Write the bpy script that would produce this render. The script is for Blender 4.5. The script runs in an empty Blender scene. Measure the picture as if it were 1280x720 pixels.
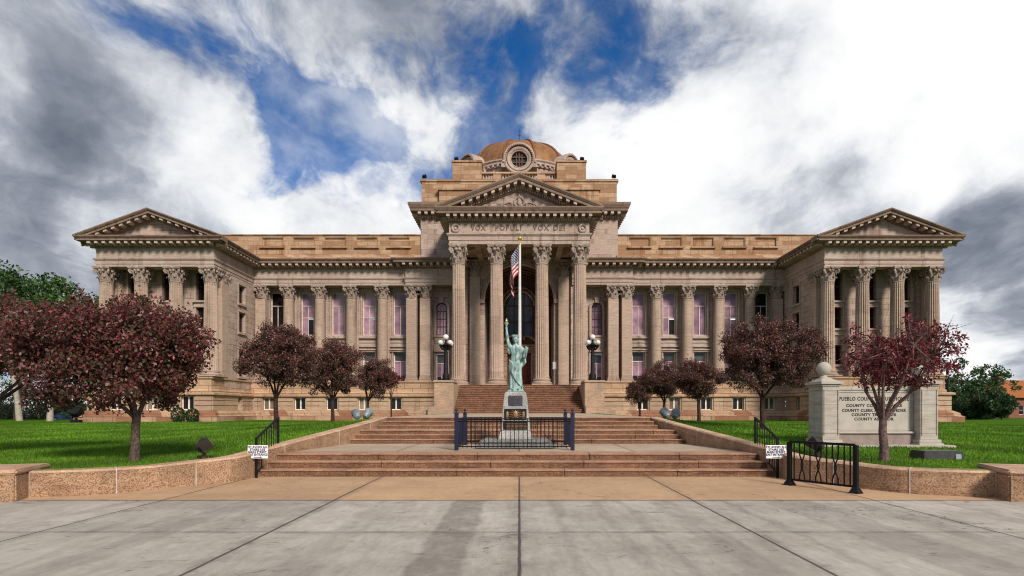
import bpy, bmesh, math, random
import numpy as np
from mathutils import Vector, Matrix
R = math.radians
PI = math.pi
random.seed(7)
RNG = np.random.default_rng(11)
scene = bpy.context.scene
COL = scene.collection

# ------------------------------------------------------------------ mesh builder
class MB:
    def __init__(self, sx=1):
        self.v = []; self.f = []; self.sx = sx; self.m = None; self.uv = None
    def add(self, vs, fs):
        o = len(self.v)
        for p in vs:
            p = Vector(p)
            if self.m is not None: p = self.m @ p
            self.v.append((p.x*self.sx, p.y, p.z))
        for f in fs: self.f.append(tuple(i+o for i in f))
    def box(self, x0, x1, y0, y1, z0, z1):
        self.add([(x0,y0,z0),(x1,y0,z0),(x1,y1,z0),(x0,y1,z0),(x0,y0,z1),(x1,y0,z1),(x1,y1,z1),(x0,y1,z1)],
                 [(0,3,2,1),(4,5,6,7),(0,1,5,4),(1,2,6,5),(2,3,7,6),(3,0,4,7)])
    def frustum(self, cx, cy, z0, z1, a0, b0, a1, b1):
        self.add([(cx-a0,cy-b0,z0),(cx+a0,cy-b0,z0),(cx+a0,cy+b0,z0),(cx-a0,cy+b0,z0),
                  (cx-a1,cy-b1,z1),(cx+a1,cy-b1,z1),(cx+a1,cy+b1,z1),(cx-a1,cy+b1,z1)],
                 [(0,3,2,1),(4,5,6,7),(0,1,5,4),(1,2,6,5),(2,3,7,6),(3,0,4,7)])
    def prism_y(self, poly, y0, y1):            # poly of (x,z)
        n = len(poly)
        vs = [(x,y0,z) for x,z in poly] + [(x,y1,z) for x,z in poly]
        fs = [tuple(range(n)), tuple(range(2*n-1, n-1, -1))]
        for i in range(n):
            j = (i+1) % n
            fs.append((i, i+n, j+n, j))
        self.add(vs, fs)
    def prism_x(self, poly, x0, x1):            # poly of (y,z)
        n = len(poly)
        vs = [(x0,y,z) for y,z in poly] + [(x1,y,z) for y,z in poly]
        fs = [tuple(range(n)), tuple(range(2*n-1, n-1, -1))]
        for i in range(n):
            j = (i+1) % n
            fs.append((i, i+n, j+n, j))
        self.add(vs, fs)
    def prism_z(self, poly, z0, z1):
        n = len(poly)
        vs = [(x,y,z0) for x,y in poly] + [(x,y,z1) for x,y in poly]
        fs = [tuple(range(n-1,-1,-1)), tuple(range(n, 2*n))]
        for i in range(n):
            j = (i+1) % n
            fs.append((i, j, j+n, i+n))
        self.add(vs, fs)
    def sweep(self, prof, path, caps=True):     # prof (out,z); outward is right of travel
        n = len(path); k = len(prof)
        nor = []
        for i in range(n-1):
            d = Vector((path[i+1][0]-path[i][0], path[i+1][1]-path[i][1])).normalized()
            nor.append(Vector((d.y, -d.x)))
        offs = []
        for i in range(n):
            if i == 0: o = nor[0]
            elif i == n-1: o = nor[-1]
            else:
                a, b = nor[i-1], nor[i]
                o = (a+b) / max(0.2, 1 + a.dot(b))
            offs.append(o)
        vs = []
        for i in range(n):
            for (u, z) in prof:
                vs.append((path[i][0]+offs[i].x*u, path[i][1]+offs[i].y*u, z))
        fs = []
        for i in range(n-1):
            for j in range(k-1):
                a = i*k+j
                fs.append((a, a+k, a+k+1, a+1))
        if caps:
            fs.append(tuple(range(k))); fs.append(tuple(range((n-1)*k+k-1, (n-1)*k-1, -1)))
        self.add(vs, fs)
    def along(self, path, step, out0, out1, z0, z1, w, skip_in=0.15):   # little blocks along a path
        for i in range(len(path)-1):
            p = Vector(path[i][:2]); q = Vector(path[i+1][:2])
            L = (q-p).length
            d = (q-p).normalized(); nn = Vector((d.y, -d.x))
            if L < w*1.5: continue
            cnt = max(1, int(round((L)/step)))
            for c in range(cnt+1):
                s = L*c/cnt
                if i > 0 and c == 0: 
                    pass
                ctr = p + d*s
                a = ctr - d*w/2; b = ctr + d*w/2
                vs = []
                for z in (z0, z1):
                    for (e, o) in ((a,out0),(b,out0),(b,out1),(a,out1)):
                        vs.append((e.x+nn.x*o, e.y+nn.y*o, z))
                self.add(vs, [(0,3,2,1),(4,5,6,7),(0,1,5,4),(1,2,6,5),(2,3,7,6),(3,0,4,7)])
    def lathe(self, prof, cx=0, cy=0, n=32, a0=0, a1=2*PI, flute=None, axis='z', cz=0):
        full = abs(a1-a0-2*PI) < 1e-6
        m = n if full else n+1
        vs = []
        for i in range(m):
            a = a0 + (a1-a0)*i/n
            for (r, z) in prof:
                if axis == 'z': vs.append((cx+r*math.cos(a), cy+r*math.sin(a), z+cz))
                else:           vs.append((cx+r*math.cos(a), cy+z, cz+r*math.sin(a)))   # axis along y
        k = len(prof); fs = []
        for i in range(n):
            j = (i+1) % m
            for q in range(k-1):
                fs.append((i*k+q, j*k+q, j*k+q+1, i*k+q+1))
        if full and axis == 'z':
            if prof[0][0] > 1e-5: fs.append(tuple(i*k for i in range(m-1,-1,-1)))
            if prof[-1][0] > 1e-5: fs.append(tuple(i*k+k-1 for i in range(m)))
        self.add(vs, fs)
    def tube(self, pts, rad, n=8, cap=True):
        pts = [Vector(p) for p in pts]
        if not hasattr(rad, '__len__'): rad = [rad]*len(pts)
        vs = []; prev = None
        for i, p in enumerate(pts):
            if i == 0: t = pts[1]-pts[0]
            elif i == len(pts)-1: t = pts[-1]-pts[-2]
            else: t = pts[i+1]-pts[i-1]
            t = t.normalized()
            if prev is None:
                u = t.cross(Vector((0,0,1)) if abs(t.z) < .9 else Vector((1,0,0))).normalized()
            else:
                u = (prev - t*prev.dot(t)).normalized()
            prev = u; w = t.cross(u)
            for k in range(n):
                a = 2*PI*k/n
                q = p + (u*math.cos(a)+w*math.sin(a))*rad[i]
                vs.append(q)
        fs = []
        for i in range(len(pts)-1):
            for k in range(n):
                j = (k+1) % n
                fs.append((i*n+k, i*n+j, (i+1)*n+j, (i+1)*n+k))
        if cap:
            fs.append(tuple(range(n-1,-1,-1))); fs.append(tuple((len(pts)-1)*n+k for k in range(n)))
        self.add(vs, fs)
    def ball(self, c, r, nu=16, nv=10):
        if not hasattr(r, '__len__'): r = (r,r,r)
        vs = [(c[0],c[1],c[2]-r[2])]
        for j in range(1, nv):
            b = -PI/2 + PI*j/nv
            for i in range(nu):
                a = 2*PI*i/nu
                vs.append((c[0]+r[0]*math.cos(b)*math.cos(a), c[1]+r[1]*math.cos(b)*math.sin(a), c[2]+r[2]*math.sin(b)))
        vs.append((c[0],c[1],c[2]+r[2]))
        fs = []
        for i in range(nu):
            j = (i+1) % nu
            fs.append((0, 1+j, 1+i))
            for q in range(nv-2):
                fs.append((1+q*nu+i, 1+q*nu+j, 1+(q+1)*nu+j, 1+(q+1)*nu+i))
            fs.append((1+(nv-2)*nu+i, 1+(nv-2)*nu+j, len(vs)-1))
        self.add(vs, fs)
    def mesh(self, name, mat, smooth=0, bevel=0):
        me = bpy.data.meshes.new(name)
        me.from_pydata(self.v, [], self.f)
        bm = bmesh.new(); bm.from_mesh(me)
        bmesh.ops.recalc_face_normals(bm, faces=bm.faces)
        if bevel:
            es = [e for e in bm.edges if len(e.link_faces) == 2 and e.calc_face_angle(0) > .6]
            try: bmesh.ops.bevel(bm, geom=es, offset=bevel, segments=2, affect='EDGES', clamp_overlap=True)
            except Exception: pass
        bm.to_mesh(me); bm.free()
        if mat is not None: me.materials.append(mat)
        if smooth:
            me.shade_smooth()
            try: me.set_sharp_from_angle(angle=R(smooth))
            except Exception: pass
        return me
    def build(self, name, mat, parent=None, smooth=0, bevel=0, loc=None, rot=None):
        return link(name, self.mesh(name, mat, smooth, bevel), parent, loc, rot)

def link(name, me, parent=None, loc=None, rot=None):
    o = bpy.data.objects.new(name, me); COL.objects.link(o)
    if parent is not None: o.parent = parent
    if loc is not None: o.location = loc
    if rot is not None: o.rotation_euler = rot
    return o

def tag(o, label=None, cat=None, group=None, kind=None):
    if label: o['label'] = label
    if cat: o['category'] = cat
    if group: o['group'] = group
    if kind: o['kind'] = kind
    return o

def thing(name, label, cat, loc=(0,0,0), rz=0, group=None):
    o = bpy.data.objects.new(name, None); COL.objects.link(o)
    o.empty_display_size = .2
    o.location = loc; o.rotation_euler = (0,0,rz)
    return tag(o, label, cat, group)

def children_of(o):
    return [c for c in bpy.data.objects if c.parent == o]

def copy_tree(o, parent=None):
    c = o.copy(); COL.objects.link(c); c.parent = parent
    for ch in children_of(o): copy_tree(ch, c)
    return c

# ------------------------------------------------------------------ materials
class NT:
    def __init__(self, nt): self.nt = nt
    def n(self, t, **kw):
        nd = self.nt.nodes.new(t)
        for k, val in kw.items():
            if k.startswith('i_'):
                key = k[2:]
                key = int(key) if key.isdigit() else key.replace('_', ' ')
                self.set(nd.inputs[key], val)
            else: setattr(nd, k, val)
        return nd
    def set(self, sock, val):
        if isinstance(val, bpy.types.NodeSocket): self.nt.links.new(val, sock)
        else: sock.default_value = val
    def math(self, op, a, b=0.0, clamp=False):
        nd = self.n('ShaderNodeMath', operation=op, use_clamp=clamp)
        self.set(nd.inputs[0], a); self.set(nd.inputs[1], b); return nd.outputs[0]
    def vmath(self, op, a, b=(0,0,0)):
        nd = self.n('ShaderNodeVectorMath', operation=op)
        self.set(nd.inputs[0], a)
        if op == 'SCALE': self.set(nd.inputs[3], b)
        else: self.set(nd.inputs[1], b)
        return nd.outputs['Value'] if op in ('DISTANCE','DOT_PRODUCT','LENGTH') else nd.outputs[0]
    def mix(self, fac, a, b, mode='MIX'):
        nd = self.n('ShaderNodeMix', data_type='RGBA', blend_type=mode)
        self.set(nd.inputs[0], fac); self.set(nd.inputs[6], a); self.set(nd.inputs[7], b)
        return nd.outputs[2]
    def noise(self, vec, scale, detail=4, rough=.55, dist=0):
        nd = self.n('ShaderNodeTexNoise'); self.set(nd.inputs['Vector'], vec)
        nd.inputs['Scale'].default_value = scale; nd.inputs['Detail'].default_value = detail
        nd.inputs['Roughness'].default_value = rough; nd.inputs['Distortion'].default_value = dist
        return nd.outputs[0]
    def ramp(self, val, a, b, lo=0.0, hi=1.0, smooth=True):
        nd = self.n('ShaderNodeMapRange', interpolation_type='SMOOTHSTEP' if smooth else 'LINEAR')
        self.set(nd.inputs[0], val)
        for i, x in ((1,a),(2,b),(3,lo),(4,hi)): self.set(nd.inputs[i], x)
        return nd.outputs[0]

def c4(c): return (c[0], c[1], c[2], 1)

def new_mat(name):
    m = bpy.data.materials.new(name); m.use_nodes = True
    nt = m.node_tree
    b = nt.nodes['Principled BSDF']
    return m, NT(nt), b

def flat_mat(name, col, rough=.6, metal=0, var=.25, scale=6, spec=.3, bump=0, bscale=40):
    m, t, b = new_mat(name)
    pos = t.n('ShaderNodeNewGeometry').outputs['Position']
    nz = t.noise(pos, scale, 5)
    f = t.ramp(nz, .3, .7, 1-var, 1+var*.6)
    hsv = t.vmath('SCALE', (col[0],col[1],col[2]), f)
    t.set(b.inputs['Base Color'], hsv)
    b.inputs['Roughness'].default_value = rough; b.inputs['Metallic'].default_value = metal
    b.inputs['Specular IOR Level'].default_value = spec
    if bump:
        bp = t.n('ShaderNodeBump'); bp.inputs['Strength'].default_value = bump; bp.inputs['Distance'].default_value = .01
        t.set(bp.inputs['Height'], t.noise(pos, bscale, 3)); t.set(b.inputs['Normal'], bp.outputs[0])
    return m

def stone_mat(name, c1, c2, mortar, bw=1.2, bh=.45, msize=.012, stain=.35, stain_col=(.10,.07,.05), bump=.25, grain=30, blocks=True, rough=.85, third=None):
    m, t, b = new_mat(name)
    pos = t.n('ShaderNodeNewGeometry').outputs['Position']
    sep = t.n('ShaderNodeSeparateXYZ'); t.set(sep.inputs[0], pos)
    s = t.math('ADD', sep.outputs[0], sep.outputs[1])
    comb = t.n('ShaderNodeCombineXYZ'); t.set(comb.inputs[0], s); t.set(comb.inputs[1], sep.outputs[2])
    uv = comb.outputs[0]
    if blocks:
        br = t.n('ShaderNodeTexBrick'); t.set(br.inputs['Vector'], uv)
        br.inputs['Color1'].default_value = c4(c1); br.inputs['Color2'].default_value = c4(c2)
        br.inputs['Mortar'].default_value = c4(mortar)
        br.inputs['Scale'].default_value = 1; br.inputs['Mortar Size'].default_value = msize
        br.inputs['Mortar Smooth'].default_value = .2; br.inputs['Bias'].default_value = -.1
        br.inputs['Brick Width'].default_value = bw; br.inputs['Row Height'].default_value = bh
        col = br.outputs[0]; fac = br.outputs[1]
    else:
        col = t.mix(t.ramp(t.noise(pos, .9, 4), .35, .65), c4(c1), c4(c2)); fac = None
    if third:
        vb = t.n('ShaderNodeTexBrick'); t.set(vb.inputs['Vector'], uv)
        vb.inputs['Color1'].default_value = (0,0,0,1); vb.inputs['Color2'].default_value = (1,1,1,1); vb.inputs['Mortar'].default_value = (0,0,0,1)
        vb.inputs['Scale'].default_value = 1; vb.inputs['Mortar Size'].default_value = 0
        vb.inputs['Brick Width'].default_value = bw; vb.inputs['Row Height'].default_value = bh; vb.inputs['Bias'].default_value = .1
        vb.offset = .31
        sel = t.ramp(vb.outputs[0], .62, .75)
        col = t.mix(t.math('MULTIPLY', sel, .75), col, c4(third))
    # bedding streaks inside the stone and broad weathering
    stretch = t.vmath('MULTIPLY', pos, (1.3, 1.3, 9))
    fine = t.ramp(t.noise(stretch, 1.4, 5, .6), .25, .75, .8, 1.18)
    col = t.mix(1.0, col, t.n('ShaderNodeCombineColor').outputs[0], 'MIX') if False else t.vmath('SCALE', col, fine)
    streak = t.noise(t.vmath('MULTIPLY', pos, (2.2, 2.2, .22)), 1.0, 6, .62)
    patch = t.noise(pos, .35, 4)
    st = t.math('MULTIPLY', t.ramp(t.math('ADD', streak, t.math('MULTIPLY', patch, .5)), .78, 1.0), stain)
    col = t.mix(st, col, c4(stain_col))
    gr = t.noise(pos, grain, 3)
    col = t.vmath('SCALE', col, t.ramp(gr, .3, .7, .88, 1.1))
    t.set(b.inputs['Base Color'], col)
    b.inputs['Roughness'].default_value = rough; b.inputs['Specular IOR Level'].default_value = .25
    bp = t.n('ShaderNodeBump'); bp.inputs['Strength'].default_value = bump; bp.inputs['Distance'].default_value = .02
    h = t.math('ADD', t.math('MULTIPLY', gr, .6), t.math('MULTIPLY', t.noise(stretch, 2.2, 4), .6))
    if fac is not None: h = t.math('SUBTRACT', h, t.math('MULTIPLY', fac, 1.2))
    t.set(bp.inputs['Height'], h); t.set(b.inputs['Normal'], bp.outputs[0])
    return m

def granite_mat(name, base, dark, light, scale=55, rough=.7, streak=0):
    m, t, b = new_mat(name)
    pos = t.n('ShaderNodeNewGeometry').outputs['Position']
    vo = t.n('ShaderNodeTexVoronoi'); t.set(vo.inputs['Vector'], pos); vo.inputs['Scale'].default_value = scale
    sepc = t.n('ShaderNodeSeparateColor'); t.set(sepc.inputs[0], vo.outputs['Color'])
    col = t.mix(t.ramp(sepc.outputs[0], .55, .75), c4(base), c4(dark))
    col = t.mix(t.ramp(sepc.outputs[1], .72, .85), col, c4(light))
    big = t.noise(pos, 1.7, 6, .6)
    col = t.vmath('SCALE', col, t.ramp(big, .3, .7, .78, 1.2))
    if streak:
        sk = t.noise(t.vmath('MULTIPLY', pos, (.8, .8, 6)), 1.5, 5, .65)
        col = t.mix(t.math('MULTIPLY', t.ramp(sk, .5, .75), streak), col, c4((dark[0]*.5, dark[1]*.4, dark[2]*.4)))
    t.set(b.inputs['Base Color'], col)
    b.inputs['Roughness'].default_value = rough; b.inputs['Specular IOR Level'].default_value = .3
    bp = t.n('ShaderNodeBump'); bp.inputs['Strength'].default_value = .45; bp.inputs['Distance'].default_value = .01
    t.set(bp.inputs['Height'], t.math('ADD', sepc.outputs[0], t.noise(pos, 90, 3))); t.set(b.inputs['Normal'], bp.outputs[0])
    return m

def glass_mat(name, col, rough=.06, spec=.6, var=.25):
    m, t, b = new_mat(name)
    pos = t.n('ShaderNodeNewGeometry').outputs['Position']
    f = t.ramp(t.noise(pos, .8, 3), .3, .7, 1-var, 1+var)
    rnd = t.n('ShaderNodeObjectInfo').outputs['Random']
    f = t.math('MULTIPLY', f, t.ramp(rnd, 0, 1, .70, 1.25, False))
    t.set(b.inputs['Base Color'], t.vmath('SCALE', col, f))
    b.inputs['Roughness'].default_value = rough; b.inputs['Specular IOR Level'].default_value = spec
    bp = t.n('ShaderNodeBump'); bp.inputs['Strength'].default_value = .25; bp.inputs['Distance'].default_value = .06
    t.set(bp.inputs['Height'], t.noise(pos, 1.1, 2)); t.set(b.inputs['Normal'], bp.outputs[0])
    return m

def leaf_mat(name, rough=.45, trans=.25):
    m, t, b = new_mat(name)
    at = t.n('ShaderNodeAttribute', attribute_name='tint')
    t.set(b.inputs['Base Color'], at.outputs['Color'])
    b.inputs['Roughness'].default_value = rough; b.inputs['Specular IOR Level'].default_value = .35
    tr = t.n('ShaderNodeBsdfTranslucent'); t.set(tr.inputs[0], at.outputs['Color'])
    mx = t.n('ShaderNodeMixShader'); mx.inputs[0].default_value = trans
    out = [n for n in t.nt.nodes if n.type == 'OUTPUT_MATERIAL'][0]
    t.nt.links.new(b.outputs[0], mx.inputs[1]); t.nt.links.new(tr.outputs[0], mx.inputs[2]); t.nt.links.new(mx.outputs[0], out.inputs[0])
    return m

M = {}
M['stone'] = stone_mat('grey_pink_sandstone', (.42,.315,.255), (.275,.20,.165), (.15,.105,.085), 1.25, .48, .020, .6, third=(.48,.37,.305))
M['trim'] = stone_mat('trim_sandstone', (.42,.32,.262), (.32,.235,.192), (.16,.11,.09), 1.7, 3.0, .014, .6, third=(.47,.37,.31))
M['cornice'] = stone_mat('dark_cornice_stone', (.255,.178,.135), (.18,.12,.09), (.09,.06,.045), 1.9, 3.0, .012, .6, (.07,.045,.032))  # darker brown than the blocks it carries
M['block'] = stone_mat('cornice_block_stone', (.50,.39,.33), (.42,.32,.265), (0,0,0), blocks=False, stain=.2, grain=18)
M['shaft'] = stone_mat('column_sandstone', (.45,.335,.262), (.345,.25,.192), (.24,.17,.13), 6.0, 2.37, .010, .5)
M['carved'] = stone_mat('carved_sandstone', (.37,.29,.24), (.27,.205,.17), (0,0,0), blocks=False, stain=.7, grain=18)
M['warm'] = stone_mat('warm_base_sandstone', (.50,.33,.21), (.36,.225,.14), (.15,.09,.06), 1.5, .5, .02, .45, (.13,.07,.04))
M['rust'] = stone_mat('rusticated_sandstone', (.47,.33,.225), (.34,.23,.155), (.16,.10,.07), 1.9, 6.0, .016, .45, (.14,.08,.05))
M['cheek'] = stone_mat('smooth_cheek_stone', (.44,.30,.20), (.34,.245,.18), (0,0,0), blocks=False, stain=.6, stain_col=(.13,.09,.065), grain=14)
M['parapet'] = stone_mat('parapet_sandstone', (.45,.30,.185), (.32,.21,.14), (.20,.12,.07), 1.1, .42, .016, .85, (.22,.09,.03), third=(.30,.165,.085))
M['plinth'] = stone_mat('plinth_stone', (.47,.30,.19), (.34,.22,.145), (.13,.08,.055), 1.6, .9, .02, .55, (.10,.06,.04), third=(.24,.095,.05))
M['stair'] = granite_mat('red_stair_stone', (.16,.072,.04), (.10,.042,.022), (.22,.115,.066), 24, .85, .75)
M['stair_tread'] = granite_mat('skylit_stair_tread', (.30,.16,.092), (.21,.105,.058), (.36,.21,.13), 24, .8, .5)  # stair stone painted lighter on top, as if lit by the sky
M['roof'] = flat_mat('dark_roof', (.10,.07,.055), .8)
M['copper'] = None
M['granite'] = granite_mat('rough_pink_granite', (.38,.235,.14), (.20,.11,.06), (.45,.30,.19), 62, .85, .45)
M['granite_top'] = granite_mat('sawn_pink_granite', (.52,.335,.215), (.42,.25,.15), (.58,.41,.29), 80, .75)
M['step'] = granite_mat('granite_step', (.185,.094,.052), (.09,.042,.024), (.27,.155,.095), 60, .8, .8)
M['tread'] = granite_mat('skylit_granite_tread', (.42,.235,.14), (.28,.14,.08), (.50,.32,.22), 60, .75, .35)  # overhead sky light put into the colour of the step tops
M['mortar'] = flat_mat('white_mortar', (.52,.47,.41), .9)
M['mauve'] = glass_mat('mauve_window_glass', (.27,.16,.215), .08, .40, .35)
M['dark_glass'] = glass_mat('dark_window_glass', (.012,.011,.012), .05, .35, .3)
M['grey_glass'] = glass_mat('grey_window_glass', (.06,.065,.065), .08, .4, .3)
M['curtain'] = glass_mat('curtained_window_glass', (.16,.13,.10), .15, .4, .5)
M['win_frame'] = flat_mat('painted_window_frame', (.68,.56,.47), .6)
M['white_frame'] = flat_mat('pale_window_frame', (.75,.66,.55), .6)
M['brown_frame'] = flat_mat('brown_window_frame', (.12,.06,.04), .6)
M['door'] = flat_mat('red_door_paint', (.16,.022,.014), .45)
M['black'] = flat_mat('black_iron', (.008,.008,.009), .6, .0, spec=.2)
M['navy'] = flat_mat('blue_black_iron', (.012,.016,.045), .4, .2, spec=.5)
M['bronze'] = flat_mat('brown_floodlight_metal', (.045,.035,.028), .5, .3)
M['grey_metal'] = flat_mat('grey_painted_metal', (.24,.28,.30), .5, .2)
M['reflector'] = flat_mat('pale_lamp_glass', (.55,.5,.42), .15, 0, spec=.6)
M['globe'] = flat_mat('white_globe_glass', (.70,.70,.68), .25, 0, .05, spec=.5)
M['gold'] = flat_mat('gold_leaf', (.75,.48,.12), .3, .9)
M['pole'] = flat_mat('white_painted_pole', (.62,.60,.57), .4, 0, .1)
M['white'] = flat_mat('white_sign_paint', (.80,.80,.79), .5, 0, .05)
M['ink'] = flat_mat('navy_sign_ink', (.02,.03,.12), .6)
M['letter'] = flat_mat('dark_bronze_letters', (.035,.03,.028), .5)
M['carving'] = flat_mat('dark_cut_letters', (.15,.105,.085), .8)
M['plaque'] = flat_mat('dark_bronze_plaque', (.022,.02,.025), .4, .4)
M['plaque2'] = flat_mat('blue_bronze_plaque', (.085,.08,.10), .4, .4)
M['relief'] = flat_mat('golden_relief', (.30,.18,.075), .5, .5)
M['ped'] = granite_mat('grey_pedestal_granite', (.33,.325,.305), (.22,.22,.21), (.42,.42,.40), 60, .6)
M['ped2'] = granite_mat('weathered_base_granite', (.215,.21,.19), (.12,.12,.11), (.30,.30,.28), 60, .75, .6)
M['marble'] = stone_mat('pale_sign_stone', (.44,.395,.34), (.38,.335,.285), (.24,.21,.19), 3.0, .41, .008, .3, (.32,.27,.22), .1)
M['marble_flat'] = flat_mat('pale_sign_panel', (.44,.40,.345), .7, 0, .1, 3)
M['marble_base'] = flat_mat('brown_sign_base', (.27,.21,.185), .8, 0, .2, 3, bump=.3)
M['bark'] = flat_mat('grey_brown_bark', (.105,.075,.06), .95, 0, .5, 22, .1, .8, 60)
M['bark_plum'] = flat_mat('pinkish_grey_bark', (.16,.105,.09), .95, 0, .5, 22, .1, .8, 60)
M['bark_red'] = flat_mat('dark_red_bark', (.06,.034,.03), .95, 0, .5, 22, .1, .8, 60)
M['bark_white'] = flat_mat('pale_bark', (.36,.32,.26), .9, 0, .25, 5, .1, .5, 30)
M['leaf'] = leaf_mat('leaf_surface')
M['grass_blade'] = leaf_mat('grass_blade', .55, .3)
M['car_paint'] = flat_mat('blue_car_paint', (.02,.05,.16), .25, .3, .05, spec=.6)
M['car_dark'] = flat_mat('dark_car_paint', (.03,.032,.035), .25, .3, .05, spec=.6)
M['rubber'] = flat_mat('tyre_rubber', (.015,.015,.015), .85)
M['alloy'] = flat_mat('wheel_alloy', (.45,.45,.45), .35, .8)
M['brick'] = stone_mat('red_brick', (.26,.085,.05), (.20,.065,.04), (.25,.18,.14), .24, .08, .008, .2)
M['tile'] = flat_mat('orange_roof_tile', (.34,.115,.035), .8, 0, .35, 5, bump=.3)
M['rubble'] = granite_mat('polished_dark_stone', (.035,.032,.03), (.02,.02,.02), (.06,.055,.05), 60, .35)
M['asphalt'] = flat_mat('asphalt', (.055,.055,.056), .9, 0, .2, 8, bump=.3)
M['soil'] = flat_mat('dry_ground', (.13,.12,.06), .95, 0, .3, .3)

def copper_mat():
    m, t, b = new_mat('weathered_dome_metal')
    pos = t.n('ShaderNodeNewGeometry').outputs['Position']
    sep = t.n('ShaderNodeSeparateXYZ'); t.set(sep.inputs[0], pos)
    n1 = t.noise(t.vmath('MULTIPLY', pos, (1,1,.4)), 1.6, 6, .65)
    col = t.mix(t.ramp(n1, .35, .65), c4((.30,.125,.03)), c4((.15,.075,.035)))
    seam = t.math('PINGPONG', sep.outputs[2], .25)
    col = t.mix(t.math('MULTIPLY', t.ramp(seam, .03, .0), .45), col, c4((.10,.045,.02)))
    t.set(b.inputs['Base Color'], col); b.inputs['Roughness'].default_value = .6; b.inputs['Metallic'].default_value = .1
    return m
M['copper'] = copper_mat()

def verdigris_mat():
    m, t, b = new_mat('verdigris_copper')
    g = t.n('ShaderNodeNewGeometry'); pos = g.outputs['Position']
    n1 = t.noise(pos, 9, 6, .65); n2 = t.noise(t.vmath('MULTIPLY', pos, (14,14,3)), 1.0, 5, .65)
    col = t.mix(t.ramp(n1, .35, .65), c4((.37,.52,.47)), c4((.22,.36,.34)))
    col = t.mix(t.math('MULTIPLY', t.ramp(n2, .46, .64), .85), col, c4((.055,.10,.11)))
    t.set(b.inputs['Base Color'], col); b.inputs['Roughness'].default_value = .65
    return m
M['verdigris'] = verdigris_mat()

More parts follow.
